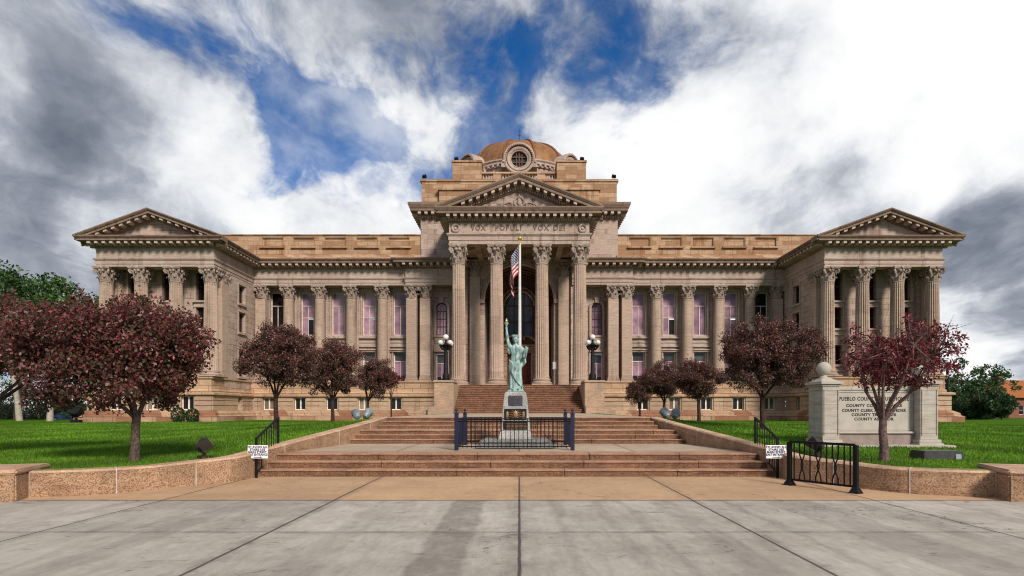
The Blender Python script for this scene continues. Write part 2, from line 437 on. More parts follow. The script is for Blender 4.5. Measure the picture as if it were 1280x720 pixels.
def concrete_mat(name, base, alt, stain_col, joints_x, joints_y, strength=.5, band=None):
    m, t, b = new_mat(name)
    pos = t.n('ShaderNodeNewGeometry').outputs['Position']
    sep = t.n('ShaderNodeSeparateXYZ'); t.set(sep.inputs[0], pos)
    x, y = sep.outputs[0], sep.outputs[1]
    col = t.mix(t.ramp(t.noise(pos, .7, 8, .7), .36, .64), c4(base), c4(alt))
    # worn streaks in the walking direction
    sk = t.noise(t.vmath('MULTIPLY', pos, (2.6, .35, 1)), 1.0, 8, .68, .3)
    col = t.mix(t.math('MULTIPLY', t.ramp(sk, .50, .75), strength*.6), col, c4(stain_col))
    br = t.noise(t.vmath('MULTIPLY', pos, (1.0, 2.4, 1)), 1.3, 9, .75, .6)
    col = t.mix(t.math('MULTIPLY', t.ramp(br, .57, .70), strength*1.1), col, c4((stain_col[0]*.55, stain_col[1]*.52, stain_col[2]*.5)))
    slab = t.n('ShaderNodeTexWhiteNoise', noise_dimensions='2D')
    cb = t.n('ShaderNodeCombineXYZ'); t.set(cb.inputs[0], t.math('FLOOR', t.math('DIVIDE', x, 2.94))); t.set(cb.inputs[1], t.math('FLOOR', t.math('DIVIDE', t.math('SUBTRACT', y, .74), 3.16)))
    t.set(slab.inputs['Vector'], cb.outputs[0])
    col = t.vmath('SCALE', col, t.ramp(slab.outputs[0], 0, 1, .90, 1.08, False))
    vc = t.n('ShaderNodeTexVoronoi', feature='DISTANCE_TO_EDGE'); vc.inputs['Scale'].default_value = .42
    t.set(vc.inputs['Vector'], t.vmath('ADD', pos, t.vmath('SCALE', t.n('ShaderNodeTexNoise', i_Vector=pos, i_Scale=2.2, i_Detail=6).outputs['Color'], .9)))
    crack = t.math('MULTIPLY', t.ramp(vc.outputs['Distance'], .006, .001), t.ramp(t.noise(pos, .55, 3), .50, .58))
    col = t.mix(t.math('MULTIPLY', crack, .7), col, c4((.10,.08,.065)))
    fs = t.noise(t.vmath('MULTIPLY', pos, (8, 2.4, 1)), 1.0, 7, .72, .5)
    col = t.vmath('SCALE', col, t.ramp(fs, .25, .75, 1-.22*strength, 1+.16*strength))
    fg = t.noise(pos, 120, 3, .6)
    col = t.vmath('SCALE', col, t.ramp(fg, .3, .7, .86, 1.12))
    blot = t.noise(t.vmath('MULTIPLY', pos, (1.0, 1.7, 1)), 2.6, 10, .78, 1.2)
    col = t.mix(t.math('MULTIPLY', t.ramp(blot, .56, .66), .55*strength), col, c4((stain_col[0]*.5, stain_col[1]*.46, stain_col[2]*.42)))
    gv = t.n('ShaderNodeTexVoronoi'); gv.inputs['Scale'].default_value = 2.3; t.set(gv.inputs['Vector'], pos)
    gs = t.n('ShaderNodeSeparateColor'); t.set(gs.inputs[0], gv.outputs['Color'])
    gum = t.math('MULTIPLY', t.ramp(gv.outputs['Distance'], .075, .05), t.ramp(gs.outputs[0], .60, .64))
    col = t.mix(t.math('MULTIPLY', gum, .55), col, c4((.09,.08,.07)))
    pit = t.noise(pos, 34, 3, .6)
    pm = t.math('MULTIPLY', t.ramp(pit, .62, .70), t.ramp(t.noise(pos, 1.6, 3), .45, .65))
    col = t.mix(t.math('MULTIPLY', pm, .75), col, c4((.06,.05,.045)))
    if band:
        for (xa, xb, amt) in band:
            wob = t.math('MULTIPLY', t.math('SUBTRACT', t.noise(pos, 1.5, 4), .5), .25)
            xx = t.math('ADD', x, wob)
            k = t.math('MULTIPLY', t.ramp(xx, xa-.05, xa+.05), t.ramp(xx, xb+.05, xb-.05))
            k = t.math('MULTIPLY', k, t.ramp(t.noise(pos, 5, 5, .7), .25, .6, .45, 1))
            col = t.mix(t.math('MULTIPLY', k, amt), col, c4((.13,.11,.095)))
    jm = None
    wobble = t.math('MULTIPLY', t.math('SUBTRACT', t.noise(pos, 3, 3), .5), .02)
    for lst, ax in ((joints_x, x), (joints_y, y)):
        for (p, w) in lst:
            d = t.math('ABSOLUTE', t.math('SUBTRACT', t.math('ADD', ax, wobble), p))
            k = t.ramp(d, w, w*.35)
            halo = t.math('MULTIPLY', t.ramp(d, w*7, 0), t.ramp(t.noise(pos, 2.5, 5, .7), .4, .7))
            halo = t.math('MULTIPLY', halo, .5)
            k = t.math('MAXIMUM', k, halo)
            jm = k if jm is None else t.math('MAXIMUM', jm, k)
    if jm is not None: col = t.mix(t.math('MULTIPLY', jm, .88), col, c4((.055,.042,.036)))
    t.set(b.inputs['Base Color'], col); b.inputs['Roughness'].default_value = .85; b.inputs['Specular IOR Level'].default_value = .25
    bp = t.n('ShaderNodeBump'); bp.inputs['Strength'].default_value = .4; bp.inputs['Distance'].default_value = .008
    h = t.math('SUBTRACT', t.noise(pos, 60, 4), t.math('MULTIPLY', jm, 2.0)) if jm is not None else t.noise(pos, 60, 4)
    h = t.math('SUBTRACT', h, pm)
    t.set(bp.inputs['Height'], h); t.set(b.inputs['Normal'], bp.outputs[0])
    return m
JX = [(-8.8,.022),(-5.9,.022),(-3.06,.028),(0,.026),(2.86,.028),(5.86,.022),(8.8,.022)]
M['sidewalk'] = concrete_mat('grey_concrete', (.46,.42,.365), (.35,.315,.27), (.17,.145,.12), JX, [(7.06,.02),(3.9,.02)], .7,
                             band=[(-1.05,-.55,.55),(-.2,.05,.22),(1.15,1.3,.25),(2.1,2.5,.25),(-2.3,-1.9,.18),(4.0,4.8,.3),(.5,.62,.25),(1.6,1.68,.3),(3.3,3.42,.3),(5.2,5.5,.25),(-4.6,-4.2,.25)])
M['plaza'] = concrete_mat('tan_concrete', (.50,.33,.195), (.43,.275,.16), (.26,.16,.095), JX, [(9.5,.02)], .35)
M['landing'] = concrete_mat('pale_landing_concrete', (.47,.37,.275), (.41,.315,.225), (.28,.20,.14), [(-3.06,.02),(0,.02),(2.86,.02)], [(24,.02),(28,.02),(32,.02),(36,.02),(40,.02)], .35)

def lawn_mat():
    m, t, b = new_mat('lawn_turf')
    pos = t.n('ShaderNodeNewGeometry').outputs['Position']
    n1 = t.noise(pos, .45, 5, .6); n2 = t.noise(pos, 14, 5, .7)
    col = t.mix(t.ramp(n1, .3, .7), c4((.050,.135,.006)), c4((.075,.17,.009)))
    col = t.mix(t.math('MULTIPLY', t.ramp(t.noise(pos, .9, 6, .7), .58, .75), .5), col, c4((.13,.15,.03)))
    col = t.vmath('SCALE', col, t.ramp(n2, .25, .75, .55, 1.3))
    t.set(b.inputs['Base Color'], col); b.inputs['Roughness'].default_value = 1; b.inputs['Specular IOR Level'].default_value = .02
    bp = t.n('ShaderNodeBump'); bp.inputs['Strength'].default_value = .8; bp.inputs['Distance'].default_value = .03
    t.set(bp.inputs['Height'], t.noise(t.vmath('MULTIPLY', pos, (1,1,1)), 55, 3, .7)); t.set(b.inputs['Normal'], bp.outputs[0])
    return m
M['lawn'] = lawn_mat()

def flag_mat():
    m, t, b = new_mat('flag_cloth')
    uv = t.n('ShaderNodeUVMap', uv_map='UVMap').outputs[0]
    sep = t.n('ShaderNodeSeparateXYZ'); t.set(sep.inputs[0], uv)
    u, v = sep.outputs[0], sep.outputs[1]      # v = 0 at the top edge
    par = t.math('MODULO', t.math('FLOOR', t.math('MULTIPLY', v, 13)), 2)
    col = t.mix(par, c4((.38,.012,.02)), c4((.60,.58,.56)))
    inu = t.math('MULTIPLY', t.math('LESS_THAN', u, .4), t.math('LESS_THAN', v, 7/13))
    def dots(ox, oy):
        fx = t.math('FRACT', t.math('ADD', t.math('MULTIPLY', u, 6/.4), ox)); fy = t.math('FRACT', t.math('ADD', t.math('MULTIPLY', v, 5*13/7), oy))
        dx = t.math('SUBTRACT', fx, .5); dy = t.math('SUBTRACT', fy, .5)
        return t.math('LESS_THAN', t.math('ADD', t.math('MULTIPLY', dx, dx), t.math('MULTIPLY', dy, dy)), .055)
    star = t.math('MAXIMUM', dots(0,0), dots(.5,.5))
    ucol = t.mix(star, c4((.012,.022,.10)), c4((.58,.58,.58)))
    col = t.mix(inu, col, ucol)
    t.set(b.inputs['Base Color'], col); b.inputs['Roughness'].default_value = .8
    return m
M['flag'] = flag_mat()

def text_mesh(s, size, depth, mat, bold=0.0, xscale=1.0, space=1.0, name='lettering'):
    cu = bpy.data.curves.new('t', 'FONT'); cu.body = s; cu.size = size; cu.extrude = depth
    cu.align_x = 'CENTER'; cu.align_y = 'CENTER'; cu.offset = bold; cu.space_character = space; cu.resolution_u = 3
    o = bpy.data.objects.new('t', cu); COL.objects.link(o)
    dg = bpy.context.evaluated_depsgraph_get()
    me = bpy.data.meshes.new_from_object(o.evaluated_get(dg))
    bpy.data.objects.remove(o); bpy.data.curves.remove(cu)
    me.name = name
    me.transform(Matrix.Diagonal((xscale,1,1,1)) )
    me.transform(Matrix.Rotation(PI/2, 4, 'X'))
    me.materials.clear(); me.materials.append(mat)
    return me
# ================================================================== COURTHOUSE
H = thing('courthouse', 'long sandstone courthouse with columned portico, two pedimented wings and low central dome', 'courthouse', (0, 49, .4))
HINV = Vector((0, -49, -.4))
def part(mb, name, mat, parent=None, smooth=0, bevel=0):
    """A courthouse part: vertices given in scene metres, stored relative to the courthouse's own base point."""
    mb.v = [(x, y-49, z-.4) for x, y, z in mb.v]
    return mb.build(name, mat, parent or H, smooth, bevel)
def part2(mb, m2, name, mat, mat2):
    n0 = len(mb.f); o = len(mb.v)
    mb.v += m2.v; mb.f += [tuple(i+o for i in f) for f in m2.f]
    ob = part(mb, name, mat)
    ob.data.materials.append(mat2)
    for p in ob.data.polygons[n0:]: p.material_index = 1
    return ob
def put(name, me, loc, rot=(0,0,0), parent=None):
    return link(name, me, parent or H, (loc[0], loc[1]-49, loc[2]-.4), rot)

# ---- columns
def shaft(r0, r1, z0, z1, flutes=0):
    mb = MB()
    zs = [0, .04, .2, .4, .6, .8, .96, 1.0]
    if flutes:
        pat = [0, 0, .06, .115, .135, .115, .06]
        n = flutes*len(pat)
    else: n = 40
    vs = []; fs = []
    for t in zs:
        r = r0 + (r1-r0)*(t**1.6)
        dep = 1.0 if .03 < t < .97 else 0.0
        if t in (0, 1.0): r *= 1.05
        for i in range(n):
            a = 2*PI*i/n
            rr = r*(1 - (pat[i % len(pat)]*dep if flutes else 0))
            vs.append((rr*math.cos(a), rr*math.sin(a), z0+(z1-z0)*t))
    for q in range(len(zs)-1):
        for i in range(n):
            j = (i+1) % n
            fs.append((q*n+i, q*n+j, (q+1)*n+j, (q+1)*n+i))
    fs.append(tuple(range(n-1,-1,-1))); fs.append(tuple((len(zs)-1)*n+i for i in range(n)))
    mb.add(vs, fs)
    return mb

def capital_mesh(r, h, seed=0):
    """Leafy capital: bell, two rows of curled leaves, corner scrolls and a concave abacus; base at z=0."""
    mb = MB()
    mb.lathe([(r*1.0,0),(r*1.1,.03*h),(r*1.1,.06*h),(r*.98,.09*h),(r*.98,.55*h),(r*1.12,.78*h),(r*1.3,.86*h)], n=24)
    def leaf(a, z0, z1, w, curl):
        pts = [(r*1.0,z0),(r*1.08,z0+(z1-z0)*.45),(r*1.16,z0+(z1-z0)*.8),(r*(1.16+curl*.55),z1),(r*(1.16+curl),z1-.03*h),(r*(1.14+curl),z1-.1*h)]
        ws = [w*.9, w, w*.95, w*.85, w*.6, w*.3]
        for lay, th in ((0,0.0),(1,.05*r)):
            pass
        vs = []
        for (rr, z), ww in zip(pts, ws):
            for k, off in ((-1,-.07*r),(-.5,.02*r),(0,.07*r),(.5,.02*r),(1,-.07*r)):
                aa = a + math.atan2(k*ww, rr)
                q = rr + off
                vs.append((q*math.cos(aa), q*math.sin(aa), z))
        fs = []
        for i in range(len(pts)-1):
            for k in range(4):
                fs.append((i*5+k, i*5+k+1, (i+1)*5+k+1, (i+1)*5+k))
        mb.add(vs, fs)
    for k in range(8): leaf(2*PI*k/8+PI/8, .06*h, .38*h, .33*r, .26)
    for k in range(8): leaf(2*PI*k/8, .15*h, .64*h, .33*r, .34)
    for k in range(4):
        a = PI/4 + k*PI/2
        c, s = math.cos(a), math.sin(a)
        pts = []; rad = []
        for i in range(15):                              # scroll curling at each corner
            t = i/14
            if t < .4:
                rr = r*(1.02+.55*t/.4*.85); z = h*(.5+.36*(t/.4))
            else:
                b = (t-.4)/.6*1.5*2*PI; q = .17*h*(1-(t-.4)/.6*.75)
                rr = r*1.50 + q*math.sin(b)*.9; z = h*.70 + q*math.cos(b)
            pts.append((rr*c, rr*s, z)); rad.append(.075*h*(1-.45*t))
        mb.tube(pts, rad, 6)
        b = k*PI/2                                       # inner scrolls and flower on each face
        mb.ball((r*1.28*math.cos(b), r*1.28*math.sin(b), h*.92), .11*h, 8, 6)
        for sg in (-1, 1):
            aa = b + sg*.22
            mb.ball((r*1.22*math.cos(aa), r*1.22*math.sin(aa), h*.74), (.1*h,.1*h,.1*h), 8, 6)
    ab = []
    A = r*1.52
    for k in range(4):
        b = k*PI/2
        for t in (-1, -.85, -.4, 0, .4, .85):
            out = A*(.83 + .17*abs(t)**2)
            x, y = out, t*A
            if t == -1: x, y = A*.98, -A*.92
            ab.append((x*math.cos(b)-y*math.sin(b), x*math.sin(b)+y*math.cos(b)))
    mb.prism_z(ab, .86*h, .93*h)
    mb.prism_z([(x*1.05, y*1.05) for x, y in ab], .932*h, h)
    return mb.mesh('capital', M['carved'], 40)

def base_mesh(r, h):
    mb = MB()
    mb.lathe([(r*1.36,.22*h),(r*1.42,.3*h),(r*1.42,.42*h),(r*1.34,.5*h),(r*1.2,.56*h),(r*1.17,.66*h),(r*1.24,.72*h),(r*1.27,.82*h),(r*1.22,.9*h),(r*1.08,.94*h),(r*1.05,h)], n=36)
    A = r*1.42
    mb.box(-A, A, -A, A, 0, .225*h)
    return mb.mesh('column_base', M['shaft'], 40)

def column_proto(r0, r1, zb, zt, hc, hb, flutes):
    sm = shaft(r0, r1, hb, zt-zb-hc, flutes).mesh('column', M['shaft'], 35)
    cm = capital_mesh(r1, hc); bm_ = base_mesh(r0, hb)
    return (sm, cm, bm_, zb, zt-zb-hc)
def place_col(pr, x, y, rz=0):
    c = put('column', pr[0], (x, y, pr[3]), (0,0,rz))
    link('capital', pr[1], c, (0,0,pr[4])); link('column_base', pr[2], c)
    return c
P_port = column_proto(.62, .53, 3.58, 15.70, 1.72, .62, 20)
P_wing = column_proto(.56, .48, 4.24, 13.30, 1.28, .52, 20)
P_main = column_proto(.51, .455, 4.20, 13.30, 1.25, .46, 0)
for x in (-5.26, -1.97, 1.97, 5.26): place_col(P_port, x, 50)
CX_W = 30.05
for sg in (-1, 1):
    for d in (-4.35, -1.45, 1.45, 4.35): place_col(P_wing, sg*CX_W+d, 48)
    for x in (13.1, 16.1, 19.1, 22.1): place_col(P_main, sg*x, 55.2)

# ---- pilasters (flat) with their own capitals
def pilaster(x, y, w, d, zb, zt, hc, sx=1, capr=None, back=True):
    hb = .45
    mb = MB(); mb.box(-w/2, w/2, -d/2, d/2, hb, zt-zb-hc)
    p = put('pilaster', mb.mesh('pilaster', M['shaft'], 0, .015), (x, y, zb))
    mb = MB(); mb.box(-w/2-.12, w/2+.12, -d/2-.12, d/2+.12, 0, .14); mb.box(-w/2-.07, w/2+.07, -d/2-.07, d/2+.07, .14, .3); mb.box(-w/2-.03, w/2+.03, -d/2-.03, d/2+.03, .3, hb)
    mb.build('pilaster_base', M['shaft'], p, 0, .02)
    cp = capital_cache(w/2*.98, hc)
    link('capital', cp, p, (0, -d/2+w*.49-.05, zt-zb-hc))
_cc = {}
def capital_cache(r, h):
    k = (round(r,3), round(h,3))
    if k not in _cc: _cc[k] = capital_mesh(r, h)
    return _cc[k]
for sg in (-1, 1):
    for x in (10.22, 8.93): pilaster(sg*x, 55.0, .98, .9, 4.2, 13.3, 1.25)
    pilaster(sg*24.62, 55.15, .95, .8, 4.2, 13.3, 1.25)
    for x in (-4.35, 4.35): pilaster(sg*CX_W+x, 49.35, .95, .5, 4.24, 13.3, 1.28)   # responds behind the wing columns

# ---- walls with real openings
def wall_holes(mb, O, t, n, s0, s1, z0, z1, holes, reveal=.38):
    O = Vector(O); t = Vector(t); n = Vector(n)
    def P(s, z, d): 
        q = O + t*s - n*d
        return (q.x, q.y, z)
    ss = sorted(set([s0, s1] + [h[0] for h in holes] + [h[1] for h in holes]))
    zs = sorted(set([z0, z1] + [h[2] for h in holes] + [h[3] for h in holes]))
    for i in range(len(ss)-1):
        for j in range(len(zs)-1):
            cs, cz = (ss[i]+ss[i+1])/2, (zs[j]+zs[j+1])/2
            if any(h[0] < cs < h[1] and h[2] < cz < h[3] for h in holes): continue
            mb.add([P(ss[i],zs[j],0), P(ss[i+1],zs[j],0), P(ss[i+1],zs[j+1],0), P(ss[i],zs[j+1],0)], [(0,1,2,3)])
    for (a, b, c, d) in holes:
        for q in ([(a,c),(a,d)], [(a,d),(b,d)], [(b,d),(b,c)], [(b,c),(a,c)]):
            (sa, za), (sb, zb) = q
            mb.add([P(sa,za,0), P(sb,zb,0), P(sb,zb,reveal), P(sa,za,reveal)], [(0,1,2,3)])

def lbox(mb, O, t, n, s0, s1, d0, d1, z0, z1):
    """Box in wall coordinates: s along the wall, d inward from its face."""
    O = Vector(O); t = Vector(t); n = Vector(n)
    vs = []
    for z in (z0, z1):
        for (s, d) in ((s0,d0),(s1,d0),(s1,d1),(s0,d1)):
            q = O + t*s - n*d
            vs.append((q.x, q.y, z))
    mb.add(vs, [(0,3,2,1),(4,5,6,7),(0,1,5,4),(1,2,6,5),(2,3,7,6),(3,0,4,7)])

# ---- windows: frame mesh + panes as children; origin at sill centre, facing -Y, glass 0.28 behind the wall face
def win_mesh(w, h, vbars, hbars, mat, fw=.09, mw=.06):
    mb = MB()
    mb.box(-w/2, -w/2+fw, .22, .36, 0, h); mb.box(w/2-fw, w/2, .22, .36, 0, h)
    mb.box(-w/2+fw, w/2-fw, .221, .359, 0, fw); mb.box(-w/2+fw, w/2-fw, .221, .359, h-fw, h)
    for z in hbars: mb.box(-w/2+fw, w/2-fw, .235, .35, z-mw*.6, z+mw*.6)
    for (x, z0, z1) in vbars: mb.box(x-mw/2, x+mw/2, .245, .345, z0, z1)
    return mb.mesh('window', mat)
def pane_mesh(x0, x1, z0, z1, mat):
    mb = MB(); mb.box(x0, x1, .30, .33, z0, z1)
    return mb.mesh('pane', mat)
_wc = {}
def window(kind, loc, rot=(0,0,0), dark=False, parent=None):
    key = (kind, dark)
    if key not in _wc:
        if kind == 'tall':          # second floor of the main front: transom, two lights
            w, h = 1.26, 4.2
            fr = win_mesh(w, h, [(0,.05,2.85)], [2.88], M['win_frame'])
            pn = [pane_mesh(-w/2+.05, w/2-.05, 2.9, h-.05, M['dark_glass' if dark else 'mauve']), pane_mesh(-w/2+.05, w/2-.05, .05, 2.86, M['dark_glass' if dark else 'mauve'])]
        elif kind == 'sash':        # with a half-way rail, lower right light dark
            w, h = 1.26, 4.2
            fr = win_mesh(w, h, [(0,.05,2.85)], [2.88, 1.72], M['win_frame'])
            q = M['dark_glass'] if dark else M['mauve']
            pn = [pane_mesh(-w/2+.05, w/2-.05, 1.72, h-.05, M['mauve']), pane_mesh(-w/2+.05, 0, .05, 1.72, M['mauve']), pane_mesh(0, w/2-.05, .05, 1.55, q)]
        elif kind == 'ground':      # first floor: dark transom over two lights with something dark inside
            w, h = 1.24, 2.95
            fr = win_mesh(w, h, [(0,.05,1.98)], [2.0], M['win_frame'], .1)
            pn = [pane_mesh(-w/2+.05, w/2-.05, 2.02, h-.05, M['grey_glass']), pane_mesh(-w/2+.05, w/2-.05, .62, 1.98, M['mauve']), pane_mesh(-w/2+.05, w/2-.05, .05, .62, M['dark_glass'])]
        elif kind == 'base':        # basement pair
            w, h = 1.05, 1.18
            fr = win_mesh(w, h, [(0,.05,1.15)], [], M['white_frame'], .08, .13)
            pn = [pane_mesh(-w/2+.04, w/2-.04, .04, h-.04, M['curtain' if dark else 'dark_glass'])]
        elif kind == 'slit':
            w, h = .55, 1.18
            fr = win_mesh(w, h, [], [], M['white_frame'], .07)
            pn = [pane_mesh(-w/2+.04, w/2-.04, .04, h-.04, M['dark_glass'])]
        elif kind in ('w1','w2','w3'):
            w = 1.2; h = {'w1':2.5,'w2':1.8,'w3':1.65}[kind]
            fr = win_mesh(w, h, [(0,.05,h-.05)], [h*.5] if kind != 'w3' else [], M['brown_frame'], .08, .05)
            pn = [pane_mesh(-w/2+.05, w/2-.05, .05, h-.05, M['dark_glass'])]
        elif kind == 'arch':        # tall round headed light beside the portico
            w, h = 1.02, 3.15
            mb = MB()
            mb.box(-w/2, -w/2+.08, .22, .36, 0, h-w/2); mb.box(w/2-.08, w/2, .22, .36, 0, h-w/2); mb.box(-w/2+.08, w/2-.08, .221, .359, 0, .08)
            for z in (.85, 1.6, 2.35): mb.box(-w/2+.08, w/2-.08, .235, .35, z-.03, z+.03)
            for x in (-.17, .17): mb.box(x-.022, x+.022, .245, .345, .08, h-w/2)
            mb.tube([(math.cos(PI*i/16)*(w/2-.04), .29, h-w/2+math.sin(PI*i/16)*(w/2-.04)) for i in range(17)], .045, 6)
            mb.tube([(math.cos(PI*i/12)*.22, .29, h-w/2+math.sin(PI*i/12)*.22) for i in range(13)], .022, 5)
            fr = mb.mesh('window', M['brown_frame'])
            mb = MB(); mb.prism_y([(-w/2+.04,.04),(w/2-.04,.04)] + [(math.cos(PI*i/20)*(w/2-.03), h-w/2+math.sin(PI*i/20)*(w/2-.03)) for i in range(21)], .30, .33)
            pn = [mb.mesh('pane', M['mauve'])]
        _wc[key] = (fr, pn)
    fr, pn = _wc[key]
    o = put('window', fr, loc, rot, parent)
    for p in pn: link('pane', p, o)
    return o

Z_PED, Z_ARC, Z_FR, Z_COR, Z_TOP = 4.2, 13.30, 14.0, 14.8, 15.6
BAYS = (11.6, 14.6, 17.6, 20.6, 23.55)
for sg in (-1, 1):
    s = -1 if sg < 0 else 1
    # main wall (built on the left, mirrored by sx)
    mb = MB(-sg); O, t, n = (-25.25,56,0), (1,0,0), (0,-1,0)
    holes = []
    for b in BAYS:
        c = -b+25.25
        holes += [(c-.63, c+.63, 8.72, 12.92), (c-.62, c+.62, 4.06+.15, 7.16)]
    c = -7.55+25.25
    holes += [(c-.51, c+.51, 8.75, 11.9), (c-.55, c+.55, 4.21, 6.95)]
    wall_holes(mb, O, t, n, 0, 20.25, 3.4, 13.5, holes)
    # spandrels of the round head
    for sd in (-1, 1):
        arc = [(-7.55+sd*.51, 11.9)] + [(-7.55+sd*.51*math.cos(PI/2*i/10), 11.39+.51*math.sin(PI/2*i/10)) for i in range(11)] + [(-7.55, 11.9)]
        mb.prism_y(arc, 56.005, 56.3)
    part(mb, 'wall', M['stone'])
    # casings, sills, sunk panels between floors: one surround per bay
    for b in BAYS:
        mb = MB(-sg); c = -b+25.25
        for e in (-1, 1):
            lbox(mb, O, t, n, c+e*.64-(.16 if e<0 else 0), c+e*.64+(.16 if e>0 else 0), -.10, .0, 8.715, 13.1)
            lbox(mb, O, t, n, c+e*.95-(.2 if e<0 else 0), c+e*.95+(.2 if e>0 else 0), -.22, -.001, 4.2, 13.3)
        lbox(mb, O, t, n, c-.94, c+.94, -.26, 0, 8.40, 8.56)
        lbox(mb, O, t, n, c-.95, c+.95, -.14, 0, 8.561, 8.71)
        lbox(mb, O, t, n, c-.952, c+.952, -.20, 0, 7.98, 8.10); lbox(mb, O, t, n, c-.953, c+.953, -.24, 0, 7.58, 7.72)
        lbox(mb, O, t, n, c-.951, c+.951, -.12, 0, 7.72, 7.98); lbox(mb, O, t, n, c-.951, c+.951, -.02, 0, 8.1, 8.4)
        lbox(mb, O, t, n, c-.95, c+.95, -.34, -.0, 7.24, 7.34); lbox(mb, O, t, n, c-.95, c+.95, -.22, 0, 7.10, 7.235)
        lbox(mb, O, t, n, c-.95, c+.95, -.03, 0, 7.34, 7.58)
        for e in (-1, 1): lbox(mb, O, t, n, c+e*.63-(.14 if e<0 else 0), c+e*.63+(.14 if e>0 else 0), -.12, 0, 4.2, 7.1)
        part(mb, 'window_surround', M['trim'], None, 0)
    # round window surround with keystone
    mb = MB(-sg)
    pts = [(-7.55+.68*math.cos(PI*i/20), 55.93, 11.39+.68*math.sin(PI*i/20)) for i in range(21)]
    mb.tube([(-6.87,55.93,8.7)]+pts+[(-8.23,55.93,8.7)], .13, 6)
    mb.prism_y([(-7.72,11.85),(-7.38,11.85),(-7.28,12.4),(-7.82,12.4)], 55.7, 56.0)
    mb.box(-8.3,-6.8, 55.72,56, 8.5,8.68); mb.box(-8.2,-6.9, 55.8,56, 7.9,8.5); mb.box(-8.25,-6.85, 55.86,56, 7.3,7.9); mb.box(-8.25,-6.85, 55.72,56, 7.1,7.3); mb.box(-8.2,-6.9,55.85,56,12.4,12.62)
    for e in (-8.3, -6.95): mb.box(e, e+.15, 55.86, 56, 4.2, 7.1)
    part(mb, 'window_surround', M['trim'], None, 0)
    for i, b in enumerate(BAYS):
        rowi = i
        if sg < 0: k, dk = [('tall',False),('sash',False),('tall',False),('sash',True),('tall',True)][i]
        else:      k, dk = [('tall',False),('sash',True),('tall',False),('sash',False),('tall',True)][i]
        window(k, (sg*b, 56, 8.72), dark=dk)
        window('ground', (sg*b, 56, 4.21))
    window('arch', (sg*7.55, 56, 8.75)); window('ground', (sg*7.55, 56, 4.1), dark=False).scale = (.86, 1, .95)

    # wing walls
    mb = MB(-sg); Of, tf, nf = (-34.9,49.5,0), (1,0,0), (0,-1,0)
    hol = []
    for b in (-2.9, 0, 2.9):
        c = 34.9-CX_W+b
        hol += [(c-.6,c+.6,10.9,13.25-.0), (c-.6,c+.6,8.5,10.3), (c-.6,c+.6,5.4,7.05)]
    wall_holes(mb, Of, tf, nf, 0, 9.65, 3.4, 13.5, [(a,b,c,min(d,13.25)) for a,b,c,d in hol], .38)
    Oi, ti, ni = (-25.25,49.5,0), (0,1,0), (1,0,0)
    hs = [(2.3,3.5,11.1-.0,12.75), (2.3,3.5,8.5,10.3), (2.3,3.5,4.5,6.95)]
    wall_holes(mb, Oi, ti, ni, 0, 6.5, 3.4, 13.5, hs, .38)
    mb.add([(-34.9,49.5,3.4),(-34.9,68,3.4),(-34.9,68,13.5),(-34.9,49.5,13.5)], [(0,1,2,3)])
    part(mb, 'wall', M['stone'])
    for (a,b_,c,d) in hol:
        mb = MB(-sg)
        for e, xx in ((-1,a),(1,b_)): lbox(mb, Of, tf, nf, xx-(.14 if e<0 else 0), xx+(.14 if e>0 else 0), -.1, 0, c-.055, min(d+.05,13.25))
        lbox(mb, Of, tf, nf, a-.22, b_+.22, -.2, 0, c-.2, c-.055)
        lbox(mb, Of, tf, nf, a-.14, b_+.14, -.04, 0, c-.5, c-.2)
        lbox(mb, Of, tf, nf, a-.2, b_+.2, -.14, 0, c-.62, c-.5)
        part(mb, 'window_surround', M['trim'])
    for (a,b_,c,d) in hs:
        mb = MB(-sg)
        for e, xx in ((-1,a),(1,b_)): lbox(mb, Oi, ti, ni, xx-(.13 if e<0 else 0), xx+(.13 if e>0 else 0), -.07, 0, c-.005, d+.005)
        lbox(mb, Oi, ti, ni, a-.2, b_+.2, -.16, 0, c-.2, c-.005); lbox(mb, Oi, ti, ni, a-.16, b_+.16, -.1, 0, d+.005, d+.14)
        part(mb, 'window_surround', M['trim'])
    for b in (-2.9, 0, 2.9):
        x = sg*CX_W + b
        window('w1', (x,49.5,10.85)); window('w2', (x,49.5,8.5)); window('w3', (x,49.5,5.4))
    rz = PI/2 if sg < 0 else -PI/2
    o = window('w3', (sg*25.25,52.4,11.1), (0,0,rz)); window('w2', (sg*25.25,52.4,8.5), (0,0,rz)); window('w1', (sg*25.25,52.4,4.47), (0,0,rz))

    # corner piers of the wing (front ends of its side walls)
    mb = MB(-sg)
    mb.box(-25.95,-25.2, 48.9,49.9, 4.22,13.3); mb.box(-34.9,-34.2, 48.9,49.9, 4.22,13.3)
    part(mb, 'corner_pier', M['shaft'])

    # entablature: architrave, frieze, cornice, one sweep each round wing and main front
    P = [(-34.95,68),(-34.95,47.55),(-25.22,47.55),(-25.22,54.7),(-10.75,54.7),(-10.75,54.38),(-5.0,54.38)]
    mb = MB(-sg)
    mb.sweep([(-1.2,13.30),(0,13.30),(0,13.52),(.05,13.525),(.05,13.80),(.09,13.81),(.17,13.92),(.17,13.99),(0,14.0),(0,14.8),(-1.2,14.8)], P)
    part(mb, 'frieze', M['trim'])
    mb = MB(-sg)
    cor = [(-.9,14.801),(.03,14.801),(.10,14.86),(.10,14.93),(.17,14.94),(.17,15.07),(.24,15.09),(.24,15.22),(.95,15.22),(.95,15.38),(1.02,15.40),(1.12,15.52),(1.12,15.6),(-.9,15.95)]
    mb.sweep(cor, P)
    m2 = MB(-sg)
    m2.along(P, .62, .22, .86, 15.0, 15.23, .26)
    m2.along(P, .24, .16, .235, 14.95, 15.07, .12)
